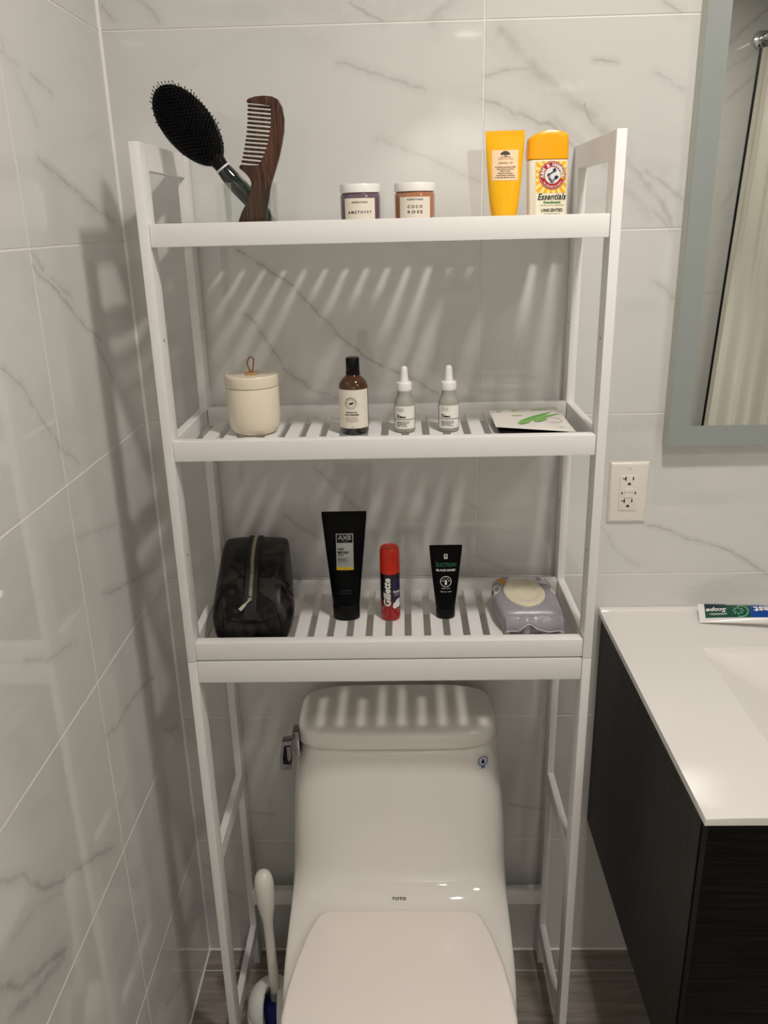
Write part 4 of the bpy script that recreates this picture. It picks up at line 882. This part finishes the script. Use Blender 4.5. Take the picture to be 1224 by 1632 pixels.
# ------------------------------------------------------------------ two sheet-mask sachets
def sachet(name, corners, thick, m, label, dark=None):
    c = [Vector(p) for p in corners]; e = empty(name, tuple((c[0] + c[2])/2), label, 'sachet')
    def top(u, v, l=0.0, side=1):
        p = c[0].lerp(c[1], u).lerp(c[3].lerp(c[2], u), v)
        bul = (max(0, math.sin(PI*u))*max(0, math.sin(PI*v)))**0.55
        return Vector((p.x, p.y, p.z + side*thick*0.5*bul + 0.0012*math.sin(7*u + 3*v)*math.sin(PI*v) + l + (0.0003 if side > 0 else -0.0003)))
    b = MB(); n, k = 24, 20
    A = [[b.bm.verts.new(top(i/n, j/k)) for j in range(k + 1)] for i in range(n + 1)]
    B = [[b.bm.verts.new(top(i/n, j/k, 0, -1)) for j in range(k + 1)] for i in range(n + 1)]
    for i in range(n):
        for j in range(k):
            f1 = b.bm.faces.new((A[i][j], A[i][j+1], A[i+1][j+1], A[i+1][j])); f2 = b.bm.faces.new((B[i][j], B[i+1][j], B[i+1][j+1], B[i][j+1]))
            f2.material_index = 1
    def side(P, Q):
        for i in range(len(P) - 1):
            f = b.bm.faces.new((P[i], P[i+1], Q[i+1], Q[i])); f.material_index = 1
    side([A[i][0] for i in range(n+1)], [B[i][0] for i in range(n+1)]); side([A[i][k] for i in range(n+1)], [B[i][k] for i in range(n+1)])
    side([A[0][j] for j in range(k+1)], [B[0][j] for j in range(k+1)]); side([A[n][j] for j in range(k+1)], [B[n][j] for j in range(k+1)])
    b.build('pouch', [m, dark or m], e, 60)
    return e, (lambda u, v, l: tuple(top(u, 1 - v, l)))
zb = Z2
blk = mat('black_foil', (0.012, 0.012, 0.014, 1), 0.25, 0.5)
sw = mat('white_foil', rgb(222, 217, 210), 0.22, 0.5)
sachet('mask_sachet', [(0.6035, -0.102, zb + 0.0040), (0.7080, -0.076, zb + 0.0040), (0.7080, -0.218, zb + 0.0040), (0.6060, -0.205, zb + 0.0040)], 0.0070, blk, 'black foil sheet-mask sachet underneath the white one')
e, sf = sachet('mask_sachet', [(0.5990, -0.092, zb + 0.0150), (0.7120, -0.074, zb + 0.0158), (0.7165, -0.222, zb + 0.0090), (0.6010, -0.190, zb + 0.0108)], 0.0060, sw, 'white sheet-mask sachet with green aloe leaves, on top of the black one', blk)
lf1, lf2, lf3 = mat('leaf_green', rgb(92, 160, 70), 0.35), mat('pale_leaf_green', rgb(170, 196, 140), 0.35), mat('mid_leaf_green', rgb(120, 178, 84), 0.35)
def leaf(pts, name, m, l):
    P = Print(sf, l); n = 12; vs = []; fs = []
    (u0, v0), (u1, v1), w = pts
    dx, dy = u1 - u0, v1 - v0; L_ = math.hypot(dx, dy); nx, ny = -dy/L_, dx/L_
    for i in range(n + 1):
        f = i/n; hw_ = w*math.sin(PI*min(1, 0.12 + 0.88*f))**0.8; bx, by = u0 + dx*f + nx*0.25*w*math.sin(PI*f), v0 + dy*f + ny*0.25*w*math.sin(PI*f)
        vs += [(bx - nx*hw_, by - ny*hw_), (bx + nx*hw_, by + ny*hw_)]
    fs = [(2*i, 2*i+1, 2*i+3, 2*i+2) for i in range(n)]
    P.add(vs, fs).build(name, m, e)
leaf(((0.36, 0.30), (0.86, 0.72), 0.045), 'printed_leaf', lf1, 0.0006); leaf(((0.46, 0.33), (0.94, 0.62), 0.040), 'printed_leaf', lf3, 0.0009)
leaf(((0.33, 0.18), (0.50, 0.32), 0.055), 'printed_leaf', lf3, 0.0012); leaf(((0.55, 0.28), (0.74, 0.40), 0.045), 'printed_leaf', lf3, 0.0012)
leaf(((0.60, 0.86), (0.86, 0.86), 0.03), 'printed_leaf', lf2, 0.0006); leaf(((0.28, 0.56), (0.44, 0.60), 0.03), 'printed_leaf', lf2, 0.0006); leaf(((0.10, 0.80), (0.18, 0.86), 0.03), 'printed_leaf', lf2, 0.0006); leaf(((0.32, 0.82), (0.42, 0.88), 0.02), 'printed_leaf', lf2, 0.0006)
Print(sf, 0.0006).ringd(0.86, 0.10, 0.022, 0.028, 16, 0.0, PI).build('printed_mark', gry, e)
Print(sf, 0.0005).ringd(0.78, 0.36, 0.13, 0.15, 24, -PI*0.7, PI*0.5, ky=0.7).build('printed_drop', mat('pale_grey_print', rgb(196, 194, 190), 0.3), e)

# ------------------------------------------------------------------ toiletry bag
e = empty('toiletry_bag', (0.203, -0.15, Z3), 'black camouflage leather toiletry bag with brass zip on the lowest shelf', 'bag')
lt = mat('camouflage_leather', (1, 1, 1, 1), 0.38, 0.26); t = NT(lt)
tc = t.new('ShaderNodeNewGeometry'); nz = t.noise(tc.outputs['Position'], 16, 1.0, 2.0); n2 = t.noise(tc.outputs['Position'], 23, 1.0, 1.2)
f1 = t.rng(nz.outputs['Fac'], 0.485, 0.515); f2 = t.rng(n2.outputs['Fac'], 0.54, 0.57)
col = t.mix(f1, (0.0025, 0.002, 0.002, 1), (0.022, 0.018, 0.015, 1)); col = t.mix(f2, col, (0.010, 0.009, 0.008, 1)); t.put(t.b.inputs['Base Color'], col)
kb = t.new('ShaderNodeBump'); kb.inputs['Strength'].default_value = 0.25; kb.inputs['Distance'].default_value = 0.002
wr = t.noise(tc.outputs['Position'], 32, 3.0, 0.6); t.put(kb.inputs['Height'], wr.outputs['Fac']); t.put(t.b.inputs['Normal'], kb.outputs[0])
# (y, centre x, top z, half width top / middle / bottom, middle z)
BS = [(-0.0455, 0.1925, 0.1060, 0.044, 0.046, 0.042, 0.055), (-0.0480, 0.1925, 0.1120, 0.0560, 0.0575, 0.050, 0.055), (-0.070, 0.1935, 0.1130, 0.0575, 0.0625, 0.054, 0.054), (-0.11, 0.1965, 0.1110, 0.0565, 0.0655, 0.057, 0.052), (-0.15, 0.2005, 0.1040, 0.0545, 0.0680, 0.0590, 0.050),
      (-0.180, 0.2045, 0.0945, 0.0530, 0.0690, 0.0595, 0.048), (-0.205, 0.2060, 0.0810, 0.0510, 0.0690, 0.0595, 0.045), (-0.222, 0.2068, 0.0660, 0.0500, 0.0675, 0.0590, 0.041), (-0.232, 0.2070, 0.0520, 0.0490, 0.0640, 0.0580, 0.034), (-0.2375, 0.2070, 0.0430, 0.0460, 0.0560, 0.0550, 0.027), (-0.2390, 0.2070, 0.0330, 0.036, 0.044, 0.044, 0.020)]
def bag_sec(y, cx, zt, wt_, wm, wb_, zm):
    ctl = [(-wb_, 0.004), (-wb_ - (wm - wb_)*0.6, zm*0.45), (-wm, zm), (-(wm*0.55 + wt_*0.45), zm + (zt - zm)*0.55), (-wt_, zt - 0.004), (-wt_*0.93, zt), (-wt_*0.5, zt + 0.0015), (0, zt + 0.002)]
    ctl = [(max(-1, a), max(0.0012, min(b_, zt + 0.002))) for a, b_ in ctl]
    pts = [(cx - wb_*0.9, Z3 + 0.0006)] + [(cx + a, Z3 + b_) for a, b_ in ctl] + [(cx - a, Z3 + b_) for a, b_ in reversed(ctl[:-1])] + [(cx + wb_*0.9, Z3 + 0.0006)]
    return [(a + 0.0012*math.sin(60*y + 5*i), y + 0.0, b_) for i, (a, b_) in enumerate(pts)]
def interp(y):
    for a, c in zip(BS, BS[1:]):
        if c[0] <= y <= a[0]:
            f = (a[0] - y)/(a[0] - c[0]); return [p_ + (q_ - p_)*f for p_, q_ in zip(a, c)]
    return list(BS[-1])
MB().loft([bag_sec(*s_) for s_ in BS]).build('bag_body', lt, e, 60, subsurf=2)
def bag_top(y, x=0.0, l=0.0):
    s_ = interp(y); return Vector((s_[1] + x, y - (l*0.8 if y < -0.18 else l*0.2), Z3 + s_[2] + 0.0015 + l))
yz = [-0.052 - 0.0045*i for i in range(40)] + [-0.2305, -0.2335]
zm_ = mat('pale_brass_teeth', rgb(226, 216, 190), 0.32, metal=1.0); tape = mat('black_zip_tape', (0.006, 0.006, 0.006, 1), 0.6)
b = MB(); b.loft([[tuple(bag_top(y, -0.0105, 0.0004)), tuple(bag_top(y, -0.0100, 0.0024)), tuple(bag_top(y, 0.0100, 0.0024)), tuple(bag_top(y, 0.0105, 0.0004))] for y in yz]); b.build('zip_tape', tape, e, 50)
for sx in (-1, 1): MB().tube([bag_top(y, sx*0.0118, 0.0016) for y in yz], 0.0013, 8).build('zip_piping', M['black'], e, 60)
b = MB()
for i in range(112):
    y = -0.0535 - 0.00165*i
    if y < -0.2185: break
    p = bag_top(y, 0.0006 if i % 2 else -0.0006, 0.0030); d = (bag_top(y - 0.001) - bag_top(y + 0.001)).normalized(); nn = Vector((1, 0, 0)).cross(d); nn = nn if nn.z > 0 else -nn
    q = lambda a, f, h: tuple(p + Vector((a, 0, 0)) + d*f + nn*h)
    b.loft([[q(-0.0026, -0.0005, h), q(0.0026, -0.0005, h), q(0.0026, 0.0005, h), q(-0.0026, 0.0005, h)] for h in (-0.0006, 0.0006)])
tag(b.build('zip_teeth', zm_, e, 30), kind='stuff')
sl = bag_top(-0.2205, 0, 0.0045)
MB().box(sl.x - 0.0036, sl.y - 0.0050, sl.z - 0.0030, sl.x + 0.0036, sl.y + 0.0050, sl.z + 0.0022, 0.0014, 2).build('zip_slider', mat('nickel', (0.55, 0.53, 0.50, 1), 0.2, metal=1.0), e)
q0 = sl + Vector((0.0, -0.004, -0.001)); q1 = q0 + Vector((-0.0165, -0.009, -0.0145)); dv = (q1 - q0).normalized(); sv = dv.cross(Vector((0, -1, 0.3))).normalized(); nv_ = dv.cross(sv)
b = MB(); b.loft([[tuple(q0 + dv*h + sv*sx*w_ + nv_*sy*0.0006) for sx, sy in ((-1, -1), (1, -1), (1, 1), (-1, 1))] for h, w_ in ((0.0, 0.0013), (0.010, 0.0014), (0.0125, 0.0024), (0.0225, 0.0030), (0.0232, 0.0022))])
b.build('zip_pull', mat('pale_nickel', (0.62, 0.58, 0.50, 1), 0.22, metal=1.0), e)
tb0 = bag_top(-0.2335, 0.0015, 0.0015)
b = MB(); b.box(-0.0118, -0.0012, -0.0085, 0.0118, 0.0012, 0.0085, 0.0010, 2)
bmesh.ops.rotate(b.bm, verts=b.bm.verts[:], cent=(0, 0, 0), matrix=Matrix.Rotation(-0.62, 3, 'X')); bmesh.ops.translate(b.bm, verts=b.bm.verts[:], vec=tb0 + Vector((0, -0.0012, -0.003)))
b.build('end_tab', mat('black_leather', (0.010, 0.010, 0.010, 1), 0.28, 0.5), e)
bag_bvh = bvh_of(bpy.data.objects['bag_body'])
def seam(pix, name='seam_piping'):
    """a seam given as points in front of the bag, dropped onto its leather along a slanting line"""
    out = []
    for (x0_, z0_), (x1_, z1_) in zip(pix, pix[1:]):
        for k in range(7): out.append((x0_ + (x1_ - x0_)*k/7, z0_ + (z1_ - z0_)*k/7))
    out.append(pix[-1]); d = (-0.02, 0.94, -0.34); P = []
    for x, z in out:
        c, n_ = hit(bag_bvh, (x, -0.225, z), d, 0.1)
        P.append(c + (n_ if n_.y < 0 or n_.z > 0 else -n_)*0.0002)
    MB().tube(P, 0.0011, 8).build(name, M['black'], e, 60)
fx, fz = (lambda u: 0.1413 + (u - 336)*0.001024), (lambda v: 0.975 - (v - 960)*0.00112)
S_ = lambda pts: seam([(fx(u), fz(v)) for u, v in pts])
S_([(359, 984), (375, 989), (393, 991.5), (412, 991), (430, 987), (443, 982)])
S_([(352, 938), (354, 960), (357, 984), (355, 1000), (355, 1012)])
S_([(425, 953), (436, 962), (443, 976), (447, 990), (448, 1012)])
S_([(345, 943), (352, 935), (362, 931), (374, 927), (380, 918)])
S_([(420, 914), (435, 922), (450, 930), (462, 942), (468, 950)])

# ------------------------------------------------------------------ black hair-gel tube
e = empty('hair_gel_tube', (0.3560, -0.150, Z3), 'tall black squeeze tube with grey and yellow label beside the bag', 'tube')
bl = mat('black_tube_film', (0.0015, 0.0015, 0.002, 1), 0.36, 0.12)
T = Tube(0.3560, -0.150, Z3, Z3 + 0.0275, 1.1012, 0.0460, 0.0745, 0.030, tilt=0.010, crimp=0.008, lean=0.02)
T.body('tube_body', bl, e); T.cap('cap', M['black'], e, 1.0)
lb = Print(T.surf, 0.0004).rect(-0.0140, 0.0925, 0.0148, 0.1550, 12, 12).build('label', mat('silver_label', rgb(178, 180, 178), 0.45), e)
Print(T.surf, 0.0008).rect(-0.0128, 0.1395, 0.0136, 0.1536, 12, 4).build('black_panel', M['black'], lb)
Print(T.surf, 0.0008).rect(-0.0140, 0.0925, 0.0148, 0.0975, 12, 2).build('yellow_band', mat('yellow_ink', rgb(222, 186, 30), 0.45), lb)
p = Print(T.surf, 0.0012); p.text('AXE', 0.0004, 0.1480, 0.0100, bold=0.0004, fit=0.0225); p.text('STYLING', 0.0006, 0.1418, 0.0026, fit=0.0100); p.build('maker_name', mat('silver_print', rgb(150, 152, 152), 0.4), lb)
p = Print(T.surf, 0.0008); L0 = -0.0118
p.text('FLEXIBLE', L0, 0.1287, 0.0038, align='LEFT', fit=0.0105, bold=0.0002); p.text('MESSY LOOK', L0, 0.1228, 0.0050, align='LEFT', fit=0.0185, bold=0.00032); p.text('MATTE GEL', L0, 0.1185, 0.0030, align='LEFT', fit=0.0100, bold=0.0001); p.text('MAT', L0, 0.1160, 0.0020, align='LEFT')
p.rect(L0, 0.1130, L0 + 0.0195, 0.1134, 6, 1); p.text('MEDIUM HOLD', L0, 0.1110, 0.0028, align='LEFT', fit=0.0140, bold=0.0001); p.text('MATTE FINISH LOOK', L0, 0.1080, 0.0028, align='LEFT', fit=0.0190, bold=0.0001)
p.text('TENUE SOUPLE', L0, 0.1048, 0.0018, align='LEFT', fit=0.0145); p.text('76 g  2.6 OZ', L0, 0.1025, 0.0018, align='LEFT', fit=0.0210)
p.build('lettering', M['ink'], lb)
p = Print(T.surf, 0.0008); p.text('FLEXIBLE', 0.001, 0.0560, 0.0040, fit=0.0190); p.text('HOLD GEL', 0.001, 0.0510, 0.0040, fit=0.0215); p.build('faint_lettering', mat('dark_grey_print', rgb(52, 52, 54), 0.45), e)

# ------------------------------------------------------------------ red shaving-foam can
FC = (0.4320, -0.1520, Z3 + 0.0002); FR = 0.0168
e = empty('shaving_foam_can', FC, 'small red and black shaving foam can with bright red cap', 'can')
fo = mat('can_print', (1, 1, 1, 1), 0.22, 0.5, coat=0.3); t = NT(fo)
tc = t.new('ShaderNodeNewGeometry'); sp = t.new('ShaderNodeSeparateXYZ'); t.put(sp.inputs[0], tc.outputs['Position'])
wob = t.noise(tc.outputs['Position'], 90, 1.0); zz = t.math('ADD', sp.outputs[2], t.math('MULTIPLY', t.math('SUBTRACT', wob.outputs['Fac'], 0.5), 0.012))
t.put(t.b.inputs['Base Color'], t.mix(t.rng(zz, FC[2] + 0.022, FC[2] + 0.046), rgb(158, 18, 14), rgb(12, 10, 14)))
MB().lathe([(0.0145, 0.0), (0.0162, 0.0012), (FR, 0.003), (FR, 0.0835), (FR - 0.0006, 0.0855)], FC, n=48).build('can_body', fo, e, 40)
MB().lathe([(FR - 0.0008, 0.0858), (FR + 0.0002, 0.0865), (FR - 0.0002, 0.1240), (FR - 0.0010, 0.1285), (0.0140, 0.1312), (0.0118, 0.1318), (0.0108, 0.1306), (0.003, 0.1304)], FC, n=48).build('cap', mat('red_cap', rgb(206, 42, 14), 0.3, 0.5), e, 40)
sf = cyl_surf(FC[0], FC[1], FR, FC[2])
vb = Print(sf, 0.0003).rect(0.0035, 0.0230, 0.0210, 0.0790, 14, 2).build('blue_panel', mat('deep_blue_print', rgb(34, 30, 66), 0.3), e)
p = Print(sf, 0.0006); p.text('Gillette', -0.0045, 0.0535, 0.0165, rot=PI/2, bold=0.0006, shear=0.12, fit=0.0520); p.build('lettering', M['white_print'], e)
p = Print(sf, 0.0007); p.text('Foamy', 0.0122, 0.0545, 0.0058, fit=0.0135, bold=0.0002); p.text('REGULAR', 0.0124, 0.0500, 0.0024, fit=0.0110); p.rect(0.0060, 0.0470, 0.0180, 0.0474, 6, 1)
for u, v, r in ((0.0100, 0.0305, 0.0055), (0.0150, 0.0300, 0.0052), (0.0135, 0.0355, 0.0045), (0.0165, 0.0385, 0.0028), (0.0080, 0.0275, 0.0038)): p.ringd(u, v, 0.0, r, 18)
p.build('foam_print', M['white_print'], vb)

# ------------------------------------------------------------------ black face-mask tube
e = empty('black_mask_tube', (0.5255, -0.150, Z3), 'short black squeeze tube with green lettering beside the red can', 'tube')
T = Tube(0.5262, -0.150, Z3, Z3 + 0.0185, 1.0405, 0.0325, 0.0548, 0.026, tilt=0.0, crimp=0.0055, lean=0.0, pw=0.9)
T.body('tube_body', bl, e); T.cap('cap', M['black'], e, 1.0)
gi = mat('green_print', rgb(34, 112, 80), 0.45)
Print(T.surf, 0.0005).text('SUCTION', 0.0005, 0.0975, 0.0092, bold=0.0003, fit=0.0340).rect(-0.0178, 0.1020, -0.0166, 0.1045, 1, 1).build('green_lettering', gi, e)
p = Print(T.surf, 0.0005); p.text('BLACK MASK', 0, 0.0885, 0.0044, bold=0.0003, fit=0.0330)
p.rect(-0.0030, 0.1080, 0.0030, 0.1165, 3, 3); p.ringd(0, 0.0690, 0.0086, 0.0096, 36)
p.poly([(-0.0022, 0.0635), (0.0022, 0.0635), (0.0011, 0.0720), (-0.0011, 0.0720)]); p.rect(-0.0086, 0.0693, -0.0020, 0.0698, 2, 1); p.rect(0.0020, 0.0693, 0.0086, 0.0698, 2, 1)
for u, v in ((-0.0030, 0.0738), (0.0030, 0.0738), (0.0, 0.0765), (-0.0048, 0.0715), (0.0048, 0.0715)): p.ringd(u, v, 0, 0.0008, 8)
p.text('PEEL-OFF', 0, 0.0567, 0.0024, fit=0.0150); p.text('2.02 fl oz / 60ml', 0, 0.0510, 0.0030, fit=0.0185)
p.build('lettering', M['white_print'], e)
Print(T.surf, 0.0009).poly([(-0.0012, 0.1148), (0.0014, 0.1148), (0.0014, 0.1122), (0.0004, 0.1122), (0.0004, 0.1098), (-0.0006, 0.1098), (-0.0006, 0.1132), (-0.0012, 0.1132)]).build('printed_mark', M['ink'], e)

# ------------------------------------------------------------------ wet-wipes pack
e = empty('wet_wipes_pack', (0.658, -0.145, Z3), 'lavender-grey soft pack of wet wipes with oval cream flip lid', 'wipes')
wm_ = mat('lavender_film', (1, 1, 1, 1), 0.30, 0.5); t = NT(wm_)
tc = t.new('ShaderNodeNewGeometry'); mp = t.new('ShaderNodeMapping'); t.put(mp.inputs[0], tc.outputs['Position']); mp.inputs['Scale'].default_value = (1, 1, 6)
n1 = t.noise(mp.outputs[0], 420, 3.0); n2 = t.noise(tc.outputs['Position'], 24, 2.0)
t.put(t.b.inputs['Base Color'], t.mix(t.rng(n1.outputs['Fac'], 0.3, 0.7), rgb(132, 128, 136), rgb(156, 152, 160)))
kb = t.new('ShaderNodeBump'); kb.inputs['Strength'].default_value = 0.35; kb.inputs['Distance'].default_value = 0.003; t.put(kb.inputs['Height'], n2.outputs['Fac']); t.put(t.b.inputs['Normal'], kb.outputs[0])
# pack sections along y: (y, x0, x1, top)
WS = [(-0.0740, 0.640, 0.695, 0.028), (-0.0770, 0.626, 0.705, 0.037), (-0.090, 0.614, 0.7100, 0.0460), (-0.115, 0.6070, 0.7125, 0.0500), (-0.145, 0.6050, 0.7140, 0.0485), (-0.180, 0.6085, 0.7155, 0.0445), (-0.2005, 0.6110, 0.7155, 0.0405), (-0.2120, 0.6160, 0.7150, 0.0360), (-0.2185, 0.6200, 0.7145, 0.0240), (-0.2200, 0.6230, 0.7140, 0.0130)]
def wsec(y, x0, x1, h):
    n = 26; cx, a = (x0 + x1)/2, (x1 - x0)/2; out = []
    for i in range(n):
        th = 2*PI*i/n; c, s_ = math.cos(th), math.sin(th)
        x = cx + a*math.copysign(abs(c)**0.42, c); z = h*0.52 + h*0.48*math.copysign(abs(s_)**0.5, s_)
        out.append((x + 0.0014*math.sin(90*y + 40*z), y, Z3 + 0.0008 + z))
    return out
MB().loft([wsec(*s_) for s_ in WS]).build('pack_body', wm_, e, 60, subsurf=1)
# folded end seal hanging over the front
wd_ = mat('grey_film_underside', rgb(112, 106, 112), 0.35)
def fold(u, v):
    x = 0.6210 + 0.0935*u; peak = math.exp(-((u - 0.40)/0.16)**2)
    z = 0.0310 - v*(0.0230 - 0.0125*peak) + 0.0010*math.sin(22*u); y = -0.2150 - 0.0105*v - 0.0025*math.sin(PI*v) + 0.0015*math.sin(17*u)*v - 0.0015
    return (x, y, Z3 + z)
b = MB(); b.grid(fold, 34, 8); b.grid(lambda u, v: tuple(Vector(fold(u, v)) + Vector((0, 0.0008, -0.0006))), 34, 8); b.build('end_fold', wm_, e, 50)
b = MB(); b.tube([Vector(fold(i/34, 1.0)) for i in range(35)], 0.0008, 6); b.build('fold_edge', mat('pale_film_edge', rgb(206, 202, 206), 0.35), e, 60)
b = MB(); b.box(0.6500, -0.2225, Z3 + 0.0015, 0.6600, -0.2195, Z3 + 0.0200, 0.0008); b.build('seal_strip', mat('pale_film', rgb(168, 164, 168), 0.35), e)
# oval lid
LC = Vector((0.6580, -0.1600, Z3 + 0.0468)); ang = 0.18; TLT = 0.13
def ov(k, h):
    out = []
    for i in range(56):
        a = 2*PI*i/56; x, y = 0.0345*k*math.cos(a), 0.0425*k*math.sin(a)
        X, Y = x*math.cos(ang) - y*math.sin(ang), x*math.sin(ang) + y*math.cos(ang)
        out.append(tuple(LC + Vector((X, Y, h + TLT*Y))))
    return out
lm_ = mat('cream_lid_plastic', rgb(206, 198, 176), 0.25, 0.5)
MB().loft([ov(0.99, -0.0015), ov(1.0, 0.0006), ov(0.99, 0.0022), ov(0.96, 0.0030), ov(0.84, 0.0038), ov(0.70, 0.0040), ov(0.64, 0.0030), ov(0.58, 0.0030), ov(0.50, 0.0040), ov(0.2, 0.0044)]).build('flip_lid', lm_, e, 50)
wipe_bvh = bvh_of(bpy.data.objects['pack_body'])
def tp_(u, v, l):
    c, n_ = hit(wipe_bvh, (u, v, Z3 + 0.05), (0, 0, -1), 0.1); return (c.x, c.y, c.z + l)
tg = Print(tp_, 0.0006).add(*cut_plan([(0.6165, -0.0930), (0.6300, -0.0930), (0.6345, -0.1300), (0.6215, -0.1280)], [(0, 1, 2, 3)], 0.004)).build('orange_tag', mat('orange_print', rgb(190, 128, 50), 0.45), e)
Print(tp_, 0.0005).add(*cut_plan([(0.6300, -0.0930), (0.7000, -0.0930), (0.7040, -0.1300), (0.6345, -0.1300)], [(0, 1, 2, 3)], 0.004)).build('white_panel', mat('panel_print', rgb(196, 190, 194), 0.4), e)
p = Print(tp_, 0.0010)
for u, v, r in ((0.6300, -0.0975, 0.0022), (0.6345, -0.1000, 0.0018), (0.6330, -0.1055, 0.0020), (0.6365, -0.1080, 0.0016), (0.6250, -0.1030, 0.0014)): p.ringd(u, v, 0, r, 10)
for k in range(4): p.rect(0.6850, -0.1010 - 0.0052*k, 0.6950 - 0.002*(k % 2), -0.0990 - 0.0052*k, 2, 1)
p.build('panel_print', mat('grey_ink', rgb(70, 68, 70), 0.5), e)
# pale round motifs at the sides
cr = mat('cream_print', rgb(222, 212, 190), 0.4)
def side_(sx):
    d = (-0.75 if sx > 0 else 0.75, 0.2, -0.62)
    def f(u, v, l):
        c, n_ = hit(wipe_bvh, ((0.700 if sx > 0 else 0.614) + u*0.8, (-0.146 if sx > 0 else -0.140) + v, Z3 + 0.038 + (-1 if sx > 0 else 1)*u*0.6), d, 0.08)
        return tuple(c - Vector(d).normalized()*l)
    return f
Print(side_(-1), 0.0006).ringd(0.0, 0.0, 0.0, 0.0125, 26, ky=1.25).build('side_motif', cr, e)
Print(side_(1), 0.0006).ringd(0.004, 0.0, 0.0, 0.0085, 24, ky=1.3).build('side_motif', cr, e)
p = Print(side_(-1), 0.0012)
for k in range(3): p.rect(-0.0085 + 0.0030*k, -0.0090 + 0.002*k, -0.0068 + 0.0030*k, 0.0050 + 0.001*k, 1, 3)
p.build('side_print', M['ink'], e)
